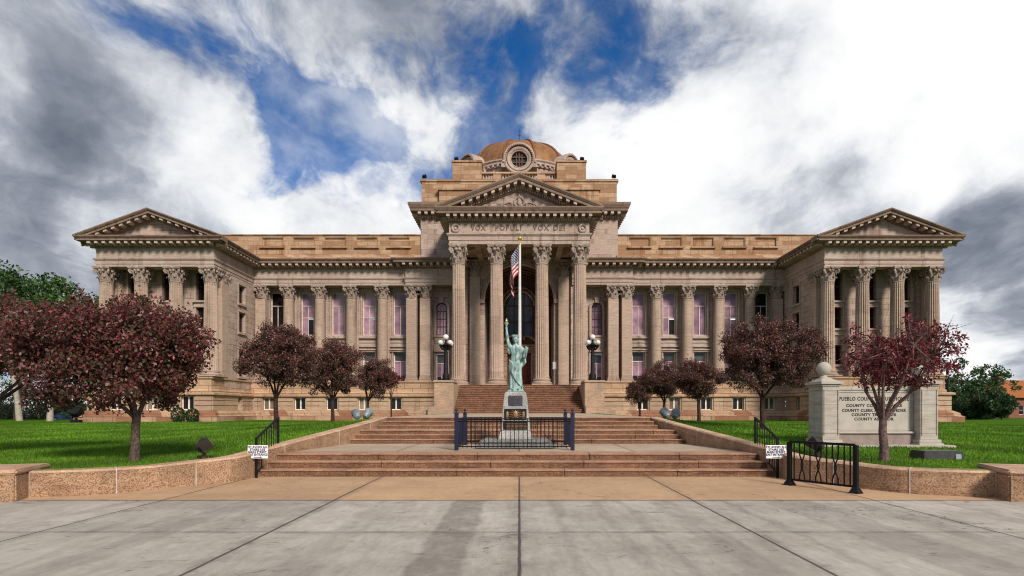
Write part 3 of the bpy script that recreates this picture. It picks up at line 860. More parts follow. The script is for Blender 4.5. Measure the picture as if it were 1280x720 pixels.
    part2(mb, m2, 'cornice', M['cornice'], M['block'])

    # ceiling of the wing loggia and soffit above the main columns
    mb = MB(-sg)
    mb.box(-34.6,-25.5, 47.9,49.6, 13.45,13.7); mb.box(-25.1,-5.2, 55.0,56.1, 13.42,13.7)
    part(mb, 'soffit', M['stone'])

    # base: pedestal course, belt, rusticated basement, plinth
    B = [(-35.25,68),(-35.25,46.95),(-24.95,46.95),(-24.95,54.0),(-6.3,54.0)]
    mb = MB(-sg)
    mb.sweep([(-2.6,2.92),(-.22,2.92),(-.22,3.08),(-.32,3.2),(-.32,4.0),(-.2,4.06),(-.2,4.19),(-.26,4.195),(-2.6,4.195)], B)
    part(mb, 'pedestal_course', M['warm'])
    mb = MB(-sg)
    mb.sweep([(-1.0,2.66),(.02,2.66),(.20,2.72),(.20,2.86),(.05,2.92),(-1.0,2.921)], B)
    part(mb, 'belt_course', M['warm'])
    mb = MB(-sg)
    mb.sweep([(-1,.0),(.62,.0),(.62,.95),(.5,1.0),(.42,1.06),(.42,1.2),(.2,1.34),(.06,1.42),(-1,1.421)], B)
    part(mb, 'plinth', M['plinth'])
    mb = MB(-sg)
    segs = [((-35.25,46.95,0),(1,0,0),(0,-1,0),10.3,[(35.25-CX_W-2.95,'base'),(35.25-CX_W,'base'),(35.25-CX_W+2.95,'base')]),
            ((-24.95,46.95,0),(0,1,0),(1,0,0),7.05,[(4.6,'slit')]),
            ((-24.95,54.0,0),(1,0,0),(0,-1,0),18.65,[(24.95-b,'base') for b in BAYS]),
            ((-35.25,68,0),(0,-1,0),(-1,0,0),21.05,[])]
    wins = []
    for (O2,t2,n2,L,ws) in segs:
        ws = sorted(ws)
        hw = [(c-(.52 if k=='base' else .27), c+(.52 if k=='base' else .27), 1.47, 2.65) for c,k in ws]
        O3 = Vector(O2) - Vector(n2)*.07
        wall_holes(mb, O3, t2, n2, 0, L, 1.42, 2.67, hw, .36)
        cuts = [0]
        for h in hw: cuts += [h[0]-.12, h[1]+.12]
        cuts += [L]
        for z0, z1 in ((1.43,1.81),(1.865,2.23),(2.285,2.655)):
            for i in range(0, len(cuts), 2):
                a, b = cuts[i], cuts[i+1]
                lbox(mb, O2, t2, n2, a+(.002 if i==0 else 0), b-(.002 if i==len(cuts)-2 else 0), 0, .072, z0, z1)
        for (c, k) in ws:
            q = Vector(O3) + Vector(t2)*c
            wins.append((k, (q.x*-sg, q.y, 1.47), 0 if abs(t2[0]) > .5 else rz))
    part(mb, 'rusticated_basement', M['rust'])
    for i, (k, l, r_) in enumerate(wins): window(k, l, (0,0,r_), dark=(i % 3 == 1))

    # wing pediment
    cx = -CX_W; hw = 5.98; zt = 15.6
    yf = 47.55
    apex = 17.75
    mb = MB(-sg); m2 = MB(-sg)
    prof = [(0,-.62),(.17,-.60),(.17,-.46),(.24,-.45),(.24,-.33),(.95,-.33),(.95,-.16),(1.02,-.14),(1.12,-.03),(1.12,.06),(0,.06)]
    for e in (-1, 1):
        vs = []
        x0, x1 = cx+e*hw, cx
        for (x, z) in ((x0, zt-.02),(x1, apex)):
            for (o, dz) in prof: vs.append((x, yf-o, z+dz))
        k = len(prof)
        mb.add(vs, [(j, j+k, j+k+1, j+1) for j in range(k-1)] + [tuple(range(k)), tuple(range(2*k-1,k-1,-1))])
        N = 9
        for i in range(N):
            f = (i+.75)/(N+.3)
            x = x0+(x1-x0)*f; z = zt+(apex-zt)*f
            dz = (apex-zt)/hw*.13
            if z-.55 < zt+.03: continue
            vs = []
            for zz in (-.53,-.33):
                for (xx, yy) in ((x-.13,yf-.22),(x+.13,yf-.22),(x+.13,yf-.86),(x-.13,yf-.86)):
                    vs.append((xx, yy, z+zz+(-e)*(xx-x)/.13*dz))
            m2.add(vs, [(0,3,2,1),(4,5,6,7),(0,1,5,4),(1,2,6,5),(2,3,7,6),(3,0,4,7)])
    part2(mb, m2, 'raking_cornice', M['cornice'], M['block'])
    mb = MB(-sg)
    mb.prism_y([(cx-hw+1,15.62),(cx+hw-1,15.62),(cx+.2,apex-.2),(cx-.2,apex-.2)], yf+.04, yf+.5)
    part(mb, 'tympanum', M['stone'])
    mb = MB(-sg)
    mb.prism_y([(cx-hw+.1,15.6),(cx+hw-.1,15.6),(cx,apex+.04)], yf+.3, 69)
    part(mb, 'roof', M['roof'])

    # parapet over the main front with sunk panels and ledges
    mb = MB(-sg)
    pan = [(-c-1.05, -c+1.05) for c in (11.5,14.55,17.6,20.6,23.6)]
    hol = [(a+29.0, b+29.0, 17.1, 17.98) for a, b in pan]
    wall_holes(mb, (-29.0,55.1,0), (1,0,0), (0,-1,0), 0, 19.7, 15.55, 18.16, hol, .16)
    mb.box(-29.0,-9.3, 55.26,55.9, 15.55,18.1)
    mb.box(-29.0,-9.3, 55.02,55.95, 18.16,18.26)
    for a, b in pan:
        mb.box(a-.12,b+.12, 54.88,55.1, 16.93,17.06)
        for (p,q,r_,u) in ((a,a+.07,17.1,17.98),(b-.07,b,17.1,17.98),(a+.07,b-.07,17.91,17.98)): mb.box(p,q,55.13,55.25,r_,u)
    mb.prism_x([(54.35,15.66),(55.1,15.9),(55.1,16.25),(54.9,16.2)], -29.0, -9.3)
    part(mb, 'parapet', M['parapet'])
    mb = MB(-sg); mb.box(-34.8,-9.0, 55.9,70, 15.4,16.4)
    part(mb, 'roof', M['roof'])

# ---- central block above the main cornice
mb = MB(); wall_holes(mb, (-9.4,54.95,0), (1,0,0), (0,-1,0), 0, 18.8, 15.5, 19.7, [], .3)
for x in (-9.4, 9.4): mb.add([(x,54.95,15.5),(x,72,15.5),(x,72,19.7),(x,54.95,19.7)], [(0,1,2,3)])
part(mb, 'central_block', M['stone'])
CB = [(-9.4,72),(-9.4,54.95),(9.4,54.95),(9.4,72)]
mb = MB()
mb.sweep([(-.5,19.55),(.0,19.55),(.10,19.62),(.10,19.72),(.18,19.75),(.18,19.9),(.25,19.92),(.25,20.2),(.85,20.2),(.85,20.42),(.92,20.45),(1.05,20.75),(1.05,20.95),(-.5,21.25)], CB)
m2 = MB(); m2.along(CB, .62, .2, .78, 19.95, 20.21, .28); m2.along(CB, .24, .17, .24, 19.76, 19.9, .12)
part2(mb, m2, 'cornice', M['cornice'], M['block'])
mb = MB()
mb.box(-9.35,9.35, 55.2,71.5, 20.9,23.35); mb.box(-9.5,9.5, 55.1,71.7, 23.35,23.55)
for x in (-9.2,-6.0,3.0): pass
mb.box(-7.6,7.6, 54.75,55.3, 21.1,22.35); mb.box(-7.75,7.75, 54.6,55.4, 22.35,22.55)
part(mb, 'attic', M['parapet'], None, 0)
for sg in (-1, 1):
    mb = MB(); a, b = sorted((sg*3.66, sg*6.5))
    mb.box(a,b, 56.0,60.6, 23.5,25.55); mb.box(a-.06,b+.06, 55.9,60.7, 25.55,25.72)
    part(mb, 'corner_tower', M['parapet'])
# balustrade between the towers
mb = MB(); mb.box(-3.66,3.66, 56.4,56.8, 23.5,23.72); mb.box(-3.66,3.66, 56.34,56.86, 24.6,24.76); mb.box(-3.66,3.66,56.37,56.83,23.72,23.80)
for a, b in ((-2.55,-1.75),(1.75,2.55)): mb.box(a,b, 56.37,56.83, 23.80,24.60)
part(mb, 'balustrade', M['warm'])
bal = MB(); bal.lathe([(.09,0),(.1,.06),(.06,.12),(.12,.3),(.11,.42),(.05,.6),(.09,.7),(.1,.8)], n=10)
bme = bal.mesh('baluster', M['trim'], 60)
for i in range(4):
    for x0 in (-3.5, 2.72):
        put('baluster', bme, (x0+i*.26, 56.6, 23.80))
for i in range(12): put('baluster', bme, (-1.6+i*.29, 56.6, 23.80))
# drum, dome, dormers, rod
DC = (0, 64.5)
mb = MB(); mb.lathe([(5.9,23.3),(5.9,25.9)], DC[0], DC[1], 64); part(mb, 'drum', M['trim'], None, 30)
mb = MB(); mb.lathe([(5.6,25.7),(5.98,25.7),(6.05,25.9),(6.05,26.15),(6.2,26.2),(6.2,26.35),(6.38,26.45),(6.38,26.62),(6.5,26.75),(6.5,26.88),(5.9,27.05),(5.6,25.7)], DC[0], DC[1], 64)
for i in range(72):
    a = 2*PI*i/72
    mb.m = Matrix.Translation((DC[0],DC[1],0)) @ Matrix.Rotation(a,4,'Z')
    mb.box(6.15,6.36,-.11,.11,26.22,26.44)
mb.m = None
part(mb, 'drum_cornice', M['trim'], None, 30)
prof = [(6.1*math.cos(PI/2*i/18), 26.92+3.85*math.sin(PI/2*i/18)) for i in range(18)] + [(.25,30.80),(.25,30.95),(0,30.95)]
mb = MB(); mb.lathe(prof, DC[0], DC[1], 72); dome = part(mb, 'dome', M['copper'], None, 30)
mb = MB()
for i in range(12):
    a = 2*PI*(i+.5)/12
    mb.tube([(DC[0]+6.13*math.cos(b)*math.cos(a), DC[1]+6.13*math.cos(b)*math.sin(a), 26.94+3.87*math.sin(b)) for b in [PI/2*k/12 for k in range(12)]], .13, 5)
o = part(mb, 'dome_rib', flat_mat('dome_rib_metal', (.19,.075,.03), .6), dome); o.location = (0,0,0)
mb = MB(); mb.tube([(0,64.5,30.8),(0,64.5,33.0)], [.06,.02], 6); mb.ball((0,64.5,31.1), .17, 10, 8); mb.ball((0,64.5,31.6), .09, 8, 6)
mb.tube([(-.18,64.5,32.2),(.18,64.5,32.2)], .02, 5)
part(mb, 'finial', M['black'])
# dormer proto, local: faces -Y, centre of the round window at the origin
def dormer():
    mb = MB()
    mb.lathe([(1.02,0.0),(1.02,-.12),(1.15,-.2),(1.28,-.2),(1.34,-.1),(1.34,.05),(1.42,.05),(1.42,-.28),(1.56,-.34),(1.68,-.3),(1.7,.0),(1.7,1.9)], n=56, axis='y')
    mb.lathe([(.86,.42),(.86,-.06),(.95,-.1),(1.04,-.04),(1.04,.0)], n=48, axis='y')
    for i in range(26):
        a = -.3+ (PI+.6)*i/25
        mb.m = Matrix.Rotation(-a,4,'Y')
        mb.box(1.45,1.52,-.40,-.33,-.06,.06)
    mb.m = None
    for e in (-1, 1):
        mb.box(e*1.62-.3, e*1.62+.3, -.25, 1.2, -.95, -.35); mb.ball((e*1.62,-.1,-.35), (.3,.3,.22), 10, 8)
    me = mb.mesh('dormer', M['trim'], 40)
    f = MB()
    for x in (-.3, .0, .3): f.box(x-.05,x+.05,.12,.28,-.85,.85)
    for z in (-.28,.28): f.box(-.84,.84,.13,.27,z-.05,z+.05)
    fm = f.mesh('window', M['brown_frame'])
    p = MB(); p.lathe([(.0,.3),(.87,.3),(.87,.36),(0,.36)], n=32, axis='y')
    pm = p.mesh('pane', M['grey_glass'])
    return me, fm, pm
dme, dfm, dpm = dormer()
for ang in (0, 50, -50):
    a = R(ang)
    o = put('dormer', dme, (6.98*math.sin(a), 64.5-6.98*math.cos(a), 26.5), (0,0,a)); o.scale = (.93,1,.93)
    w = link('window', dfm, o); link('pane', dpm, w)

# ---- portico
PP = [(-6.02,55),(-6.02,49.42),(6.02,49.42),(6.02,55)]
mb = MB(); mb.sweep([(-.9,15.70),(0,15.70),(0,16.02),(.05,16.03),(.05,16.36),(.1,16.38),(.2,16.5),(.2,16.6),(0,16.61),(0,17.5),(-.9,17.5)], PP)
part(mb, 'portico_frieze', M['trim'])
mb = MB()
mb.sweep([(-.9,17.501),(.04,17.501),(.11,17.55),(.11,17.62),(.2,17.64),(.2,17.82),(.27,17.84),(.27,18.06),(.95,18.06),(.95,18.26),(1.0,18.28),(1.12,18.48),(1.12,18.58),(-.9,18.75)], PP)
m2 = MB(); m2.along(PP, .6, .25, .88, 17.83, 18.07, .28); m2.along(PP, .2, .19, .27, 17.66, 17.82, .1)
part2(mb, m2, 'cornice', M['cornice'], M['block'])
apex, zt, hw, yf = 21.3, 18.58, 7.14, 49.42
mb = MB(); m2 = MB()
prof = [(0,-.98),(.11,-.96),(.11,-.88),(.2,-.86),(.2,-.7),(.27,-.69),(.27,-.44),(.95,-.44),(.95,-.22),(1.0,-.2),(1.12,-.03),(1.12,.08),(0,.08)]
for e in (-1, 1):
    vs = []
    for (x, z) in ((e*hw, zt-.02),(0, apex)):
        for (o, dz) in prof: vs.append((x, yf-o, z+dz))
    k = len(prof)
    mb.add(vs, [(j, j+k, j+k+1, j+1) for j in range(k-1)] + [tuple(range(k)), tuple(range(2*k-1,k-1,-1))])
    for N, w_, oa, ob, za, zb_ in ((11,.14,.25,.88,-.67,-.44),(34,.05,.19,.27,-.86,-.7)):
        for i in range(N):
            f = (i+.8)/(N+.3)
            x = e*hw*(1-f); z = zt+(apex-zt)*f
            dz = (apex-zt)/hw*w_
            if z+za < zt+.04: continue
            vs = []
            for zz in (za, zb_):
                for (xx, yy) in ((x-w_,yf-oa),(x+w_,yf-oa),(x+w_,yf-ob),(x-w_,yf-ob)):
                    vs.append((xx, yy, z+zz+(-e)*(xx-x)/w_*dz))
            m2.add(vs, [(0,3,2,1),(4,5,6,7),(0,1,5,4),(1,2,6,5),(2,3,7,6),(3,0,4,7)])
part2(mb, m2, 'raking_cornice', M['cornice'], M['block'])
mb = MB(); mb.prism_y([(-hw+1.2,18.6),(hw-1.2,18.6),(.3,apex-.35),(-.3,apex-.35)], yf+.06, yf+.5)
tym = part(mb, 'tympanum', M['stone'])
mb = MB()     # carved wreath, shield and scrolling foliage
zc = 19.3
mb.tube([(.42*math.cos(2*PI*i/20), yf-.02, zc+.42*math.sin(2*PI*i/20)) for i in range(21)], .09, 6)
mb.ball((0,yf,zc), (.2,.14,.34), 10, 8); mb.ball((0,yf,zc+.55), (.12,.14,.2), 8, 6)
for e in (-1, 1):
    for i in range(3):
        x0 = .85+i*.85; r_ = .30-.06*i
        mb.tube([(e*(x0+r_*(1-q/22)*math.cos(q*.55+1)), yf-.01, 18.98-.06*i+r_*(1-q/22)*math.sin(q*.55+1)) for q in range(20)], [.07*(1-q/26) for q in range(20)], 5)
        mb.ball((e*(x0+.42), yf+.02, 18.92), (.16,.1,.12), 8, 6); mb.ball((e*(x0+.02), yf, 18.97-.06*i), .07, 8, 6)
    mb.tube([(e*.4,yf,19.1),(e*.8,yf,19.3),(e*1.5,yf,19.05),(e*2.3,yf,18.95),(e*3.2,yf,18.75)], [.08,.07,.06,.05,.02], 6)
part(mb, 'relief_carving', M['carved'], tym, 40).location = (0,0,0)
mb = MB(); mb.prism_y([(-hw+.05,18.5),(hw-.05,18.5),(0,apex+.06)], yf+.3, 55.3)
part(mb, 'roof', M['roof'])
# inscription and roundels
mb = MB()
for e in (-1,1):
    mb.lathe([(.22,-.02),(.22,-.10),(.30,-.16),(.38,-.10),(.38,0)], e*5.45, yf, 28, axis='y', cz=17.05)
    mb.lathe([(0,-.09),(.10,-.09),(.13,0)], e*5.45, yf, 20, axis='y', cz=17.05)
    x0, x1 = sorted((e*4.75, e*4.82)); mb.box(x0,x1, yf-.025,yf+.02, 16.68,17.42)
part(mb, 'roundel', M['trim'], None, 40)
for wd, x, tw in (('VOX',-3.52,1.28),('POPULI',-.93,2.2),('VOX',1.85,1.4),('DEI',3.42,.98)):
    me = text_mesh(wd, .62, .02, M['carving'], .012, 1.12, 1.25, 'inscription')
    ww = max(v.co.x for v in me.vertices)-min(v.co.x for v in me.vertices); me.transform(Matrix.Diagonal((tw/ww,1,1,1)))
    put('inscription', me, (x, yf-.012, 17.06))
# portico ceiling, platform, back wall with the great arch
mb = MB(); mb.box(-5.6,5.6, 49.8,55.05, 15.85,16.2)
for x in (-3.6, 0, 3.6): mb.box(x-.25,x+.25, 49.9,55, 15.6,15.85)
part(mb, 'portico_ceiling', M['stone'])
mb = MB(); mb.box(-6.55,6.55, 48.72,56.2, .3,3.575)
part(mb, 'portico_platform', M['warm'])
RA, ZS = 3.3, 12.0
mb = MB()
for e in (-1, 1):
    arc = [(e*5.4,3.5),(e*RA,3.5)] + [(e*RA*math.cos(PI/2*i/20), ZS+RA*math.sin(PI/2*i/20)) for i in range(21)] + [(0,16.0),(e*5.4,16.0)]
    mb.prism_y(arc, 55.0, 55.6)
    mb.box(*sorted((e*RA, e*(RA+.5))), 55.55, 60.6, 3.5, ZS+.2)
    mb.box(*sorted((e*4.9, e*6.2)), 54.6, 56.2, 3.5, 15.7)
part(mb, 'entrance_wall', M['stone'])
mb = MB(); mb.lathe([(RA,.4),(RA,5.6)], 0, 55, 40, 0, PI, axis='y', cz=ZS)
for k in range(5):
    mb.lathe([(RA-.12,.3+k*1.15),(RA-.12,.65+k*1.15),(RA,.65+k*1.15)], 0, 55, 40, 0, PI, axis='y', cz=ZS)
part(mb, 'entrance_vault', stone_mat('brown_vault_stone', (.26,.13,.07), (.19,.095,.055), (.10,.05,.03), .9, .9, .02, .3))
mb = MB()
for r_, y0, d in ((RA+.07,54.86,.2),(RA+.3,54.90,.16)):
    mb.tube([(r_*math.cos(PI*i/40), y0+.1, ZS+r_*math.sin(PI*i/40)) for i in range(41)], .14, 6)
for e in (-1,1):
    mb.box(*sorted((e*RA, e*(RA+.55))), 54.8,55.0, ZS-.35,ZS)
part(mb, 'arch_moulding', M['trim'], None, 40)
for x in (-4.2, 4.2):
    for yy in (54.75,): pilaster(x, yy, .98, .5, 3.58, 15.68, 1.6)
# inner wall with arched window, bracketed hood and red doors
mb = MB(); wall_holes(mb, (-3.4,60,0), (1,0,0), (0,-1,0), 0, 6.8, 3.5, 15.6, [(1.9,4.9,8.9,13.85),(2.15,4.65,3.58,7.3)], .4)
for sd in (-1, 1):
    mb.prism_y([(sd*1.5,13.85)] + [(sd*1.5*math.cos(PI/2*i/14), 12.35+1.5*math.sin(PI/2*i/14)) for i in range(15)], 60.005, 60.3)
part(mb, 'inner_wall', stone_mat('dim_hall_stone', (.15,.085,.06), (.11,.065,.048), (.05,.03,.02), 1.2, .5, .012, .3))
mb = MB()
mb.tube([(1.85*math.cos(PI*i/30), 59.92, 12.35+1.85*math.sin(PI*i/30)) for i in range(31)], .11, 6); part(mb, 'arch_moulding', M['warm'], None, 40)
mb = MB(); mb.tube([(1.55*math.cos(PI*i/30), 59.92, 12.35+1.55*math.sin(PI*i/30)) for i in range(31)], .11, 6); part(mb, 'arch_moulding', M['warm'], None, 40)
mb = MB()
mb.box(-2.0,2.0, 59.5,60, 7.75,8.0); mb.box(-1.8,1.8, 59.6,60, 7.4,7.75); mb.box(-2.1,2.1,59.4,60,8.0,8.2)
for e in (-1,1):
    mb.box(*sorted((e*1.26,e*1.6)), 59.75,60, 3.58,7.4)
    mb.tube([(e*1.9,59.7,8.3),(e*1.4,59.7,8.9),(e*.7,59.7,9.15),(e*.45,59.7,8.95),(e*.6,59.7,8.75)], .14, 6)
mb.ball((0,59.7,9.1), (.35,.25,.8), 10, 8)
part(mb, 'door_hood', M['warm'], None, 40)
mb = MB(); 
mb.tube([(1.42*math.cos(PI*i/24), 60.28, 12.35+1.42*math.sin(PI*i/24)) for i in range(25)], .07, 6)
for x in (-1.45,-.5,.5,1.45): mb.box(x-.05,x+.05, 60.22,60.32, 8.9,12.35 if abs(x)>1 else 13.6)
for z in (8.95,10.6,12.35): mb.box(-1.4,1.4, 60.23,60.31, z-.05,z+.05)
w = part(mb, 'window', M['brown_frame'])
mb = MB(); mb.prism_y([(-1.46,8.92),(1.46,8.92)]+[(1.46*math.cos(PI*i/24), 12.35+1.46*math.sin(PI*i/24)) for i in range(25)], 60.30, 60.34)
part(mb, 'pane', M['grey_glass'], w)
for e in (-1, 1):
    mb = MB(); x0, x1 = sorted((e*.02, e*1.24))
    mb.box(x0,x1, 60.2,60.3, 3.58,7.3)
    for z0, z1 in ((3.8,4.9),(5.1,7.0)):
        xa, xb = x0+.15, x1-.15
        for q in ((xa,xb,z0,z0+.07),(xa,xb,z1-.07,z1),(xa,xa+.07,z0+.07,z1-.07),(xb-.07,xb,z0+.07,z1-.07)): mb.box(q[0],q[1],60.15,60.2,q[2],q[3])
    d = part(mb, 'door', M['door'])
    mb = MB(); mb.tube([(e*.14,60.12,5.0),(e*.14,60.08,5.2),(e*.14,60.12,5.5)], .025, 6); part(mb, 'handle', M['gold'], d)
mb = MB(); mb.box(2.85-.0,3.27, 54.97-.02,54.99, 5.35,6.05); 
nb = part(mb, 'notice_board', M['white'])
nb.location.x += .35; nb.location.y -= .0

# ---- main staircase with its cheek blocks
mb = MB(); n = 15; z0, z1, y0, y1 = 1.22, 3.58, 44.0, 48.73
poly = [(y0, .4)]
for i in range(n):
    y = y0+(y1-y0)*i/n; z = z0+(z1-z0)*(i+1)/n
    poly += [(y, z-(z1-z0)/n), (y-.03, z-.045), (y-.03, z)] if False else [(y, z0+(z1-z0)*i/n), (y, z)]
poly += [(y1, z1), (y1, .4)]
mb.prism_x(poly, -4.97, 4.97)
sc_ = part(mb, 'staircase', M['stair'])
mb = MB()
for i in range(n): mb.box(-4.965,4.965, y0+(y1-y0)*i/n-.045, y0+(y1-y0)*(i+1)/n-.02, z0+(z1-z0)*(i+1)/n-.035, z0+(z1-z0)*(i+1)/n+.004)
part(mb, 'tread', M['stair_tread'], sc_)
for e in (-1, 1):
    mb = MB(e)
    mb.box(5.0,6.5, 43.9,46.3, .4,3.56); mb.box(4.94,6.56, 43.82,46.4, 3.56,3.74); mb.box(4.99,6.49, 46.4,48.71, .4,3.55)
    mb.box(5.0,6.9, 43.3,43.9, .4,1.75)
    mb.box(6.56,7.3, 43.6,45, .4,1.45)
    part(mb, 'stair_cheek', M['cheek'], None, 0, .03)
# ================================================================== GROUND, STEPS, WALLS
def sstep(a, b, x):
    t = min(1, max(0, (x-a)/(b-a))); return t*t*(3-2*t)
def lawn_z(x, y):
    a = abs(x)
    z = .40 + .12*min(1, max(0, (y-10)/38))
    z += sstep(14, 26, y)*(1-.55*sstep(38, 52, y))*max(0, min(1, 1-(a-5)/9))*.7
    z += .035*math.sin(x*.35+1.2)*math.sin(y*.22)*sstep(12,20,y) - .5*sstep(52,85,y)*sstep(34,40,a)
    return z
mb = MB(); mb.add([(-900,-300,-.06),(900,-300,-.06),(900,1500,-.06),(-900,1500,-.06)], [(0,1,2,3)])
tag(mb.build('ground', M['soil']), kind='structure')
mb = MB(); mb.add([(-60,-6,0),(60,-6,0),(60,9.5,0),(-60,9.5,0)], [(0,1,2,3)])
tag(mb.build('sidewalk', M['sidewalk']), kind='structure')
mb = MB(); mb.add([(-60,-30,-.12+.08),(60,-30,-.04),(60,-6.15,-.04),(-60,-6.15,-.04)], [(0,1,2,3)]); 
tag(mb.build('street', M['asphalt']), kind='structure')
mb = MB(); mb.box(-60,60,-6.15,-6.0,-.06,.0); tag(mb.build('kerb', M['sidewalk']), kind='structure')
mb = MB(); mb.add([(-9.2,9.5,.004),(9.2,9.5,.004),(9.2,12.9,.004),(-9.2,12.9,.004)], [(0,1,2,3)])
tag(mb.build('plaza_paving', M['plaza']), kind='structure')

def steps(name, ys, zs, xs):
    """Granite steps: long blocks with fine joints, one mesh."""
    mb = MB(); tr = MB()
    for i in range(len(ys)):
        y = ys[i]; zb, zt = zs[i], zs[i+1]
        x0, x1 = xs[i]
        x = x0; k = i*1.3
        while x < x1-.05:
            L = 1.9+.9*((math.sin(k*7.3+x)*43.1) % 1)
            e = min(x1, x+L)
            if x1-e < .6: e = x1
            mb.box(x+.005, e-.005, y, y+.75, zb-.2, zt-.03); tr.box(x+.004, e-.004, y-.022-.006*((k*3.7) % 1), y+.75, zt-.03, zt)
            x = e; k += 1
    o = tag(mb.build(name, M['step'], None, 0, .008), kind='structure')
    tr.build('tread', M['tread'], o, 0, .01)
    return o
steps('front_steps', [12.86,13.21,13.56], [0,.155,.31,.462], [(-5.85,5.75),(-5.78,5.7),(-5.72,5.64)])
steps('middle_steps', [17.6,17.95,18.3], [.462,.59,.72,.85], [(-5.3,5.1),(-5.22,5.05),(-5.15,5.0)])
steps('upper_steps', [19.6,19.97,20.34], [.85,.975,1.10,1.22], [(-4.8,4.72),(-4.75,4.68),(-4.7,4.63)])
def slab(name, x0, x1, y0, y1, z, mat):
    mb = MB(); mb.box(x0,x1,y0,y1,-.05,z); return tag(mb.build(name, mat), kind='structure')
slab('lower_terrace', -5.8, 5.7, 14.2, 17.9, .458, M['landing'])
slab('middle_terrace', -5.2, 5.05, 18.9, 20.0, .846, M['landing'])
slab('upper_terrace', -4.95, 4.9, 21.0, 44.6, 1.216, M['landing'])
mb = MB(); mb.box(-7.2,-4.96,40.5,43.4,-.05,1.1); mb.box(4.91,7.2,40.5,43.4,-.05,1.1); tag(mb.build('terrace_edge', M['plinth']), kind='structure')

# lawns, left and right of the walk
WL = [(-5.82,12.5),(-5.95,11.9),(-6.38,11.37),(-6.8,10.75),(-7.2,10.3),(-7.75,9.98),(-8.37,9.8)]
WR = [(5.74,12.5),(5.85,11.9),(6.2,11.37),(6.6,10.72),(6.95,10.25),(7.5,9.98),(8.16,9.82)]
def inner_edge(y, sg):
    if y < 12.4:
        W = WL if sg < 0 else WR
        pts = sorted([(p[1], abs(p[0])) for p in W])
        for i in range(len(pts)-1):
            if pts[i][0] <= y <= pts[i+1][0]:
                f = (y-pts[i][0])/(pts[i+1][0]-pts[i][0]); return pts[i][1]+(pts[i+1][1]-pts[i][1])*f + .12
        return 8.5
    if y < 20.8: return 5.95 - 1.1*(y-12.4)/8.4
    if y < 43: return 4.93
    return 6.8
for sg in (-1, 1):
    ys = [9.95+.25*i for i in range(46)] + [21.5+.9*i for i in range(36)] + [54+4*i for i in range(12)]
    nx = 44
    vs = []; fs = []
    for y in ys:
        e = inner_edge(y, sg)
        for i in range(nx):
            t = i/(nx-1); x = sg*(e + (130-e)*t**2.6)
            vs.append((x, y, lawn_z(x,y)))
    for j in range(len(ys)-1):
        for i in range(nx-1):
            a = j*nx+i; fs.append((a,a+1,a+nx+1,a+nx))
    mb = MB(); mb.add(vs, fs)
    o = mb.build('lawn', M['lawn'], None, 60); tag(o, kind='structure')

mb = MB(); mb.box(-60,-10.75,9.5,9.96,-.02,.40); mb.box(10.55,60,9.5,9.96,-.02,.40)
tag(mb.build('lawn_kerb', M['granite'], None, 0, .02), kind='structure')
# grass blades where the turf is close enough to see them
def grass():
    N = 270000
    u = RNG.random(N); y = 9.95 + 34*u**2.4
    side = np.where(RNG.random(N) < .5, -1, 1)
    span = np.minimum(32, y*1.25+2.0)
    edge = np.array([inner_edge(v, s) for v, s in zip(y, side)]) + .03
    x = side*(edge + RNG.random(N)*np.maximum(.5, span-edge))
    keep = np.abs(x) < 33
    x, y = x[keep], y[keep]; n = len(x)
    z = np.array([lawn_z(a,b) for a,b in zip(x,y)]) - .005
    h = (.035+.03*RNG.random(n))*(1+y/60); w = (.0045+.004*RNG.random(n))*(1+y/11)
    a = RNG.random(n)*2*PI; lean = (RNG.random(n)-.5)*.05; lean2 = (RNG.random(n)-.5)*.05
    co = np.zeros((n,3,3))
    co[:,0] = np.stack([x-np.cos(a)*w, y-np.sin(a)*w, z],1); co[:,1] = np.stack([x+np.cos(a)*w, y+np.sin(a)*w, z],1)
    co[:,2] = np.stack([x+lean, y+lean2, z+h],1)
    g = RNG.random((n,1)); yl = RNG.random((n,1))
    dry = (np.sin(x*1.3+2*np.sin(y*.8))*np.sin(y*1.1+x*.5) > .72)[:,None]
    patch = (.72+.42*(.5+.5*np.sin(x*.9+np.cos(y*.7)*2)))*(1+.13*np.sign(np.sin(x*2.4)))
    patch = patch[:,None]
    g0 = g
    col = np.concatenate([.05+.03*dry*g0+.07*g+.02+.04*(yl>.9), .185+.09*g, .007+.008*g], 1)*patch
    return co.reshape(-1,3), 3, np.repeat(col, 3, 0)
def np_mesh(name, co, k, col, mat):
    n = len(co)//k
    me = bpy.data.meshes.new(name)
    me.vertices.add(len(co)); me.vertices.foreach_set('co', co.astype(np.float32).ravel())
    me.loops.add(len(co)); me.loops.foreach_set('vertex_index', np.arange(len(co), dtype=np.int32))
    me.polygons.add(n); me.polygons.foreach_set('loop_start', np.arange(0, n*k, k, dtype=np.int32))
    me.update(calc_edges=True)
    at = me.color_attributes.new('tint', 'FLOAT_COLOR', 'POINT')
    c = np.ones((len(co),4), np.float32); c[:,:3] = col
    at.data.foreach_set('color', c.ravel())
    me.materials.append(mat); me.validate()
    return me
co, k, col = grass()
tag(link('grass', np_mesh('grass', co, k, col, M['grass_blade'])), 'short bright green mown grass covering the two lawns', 'grass', kind='stuff')

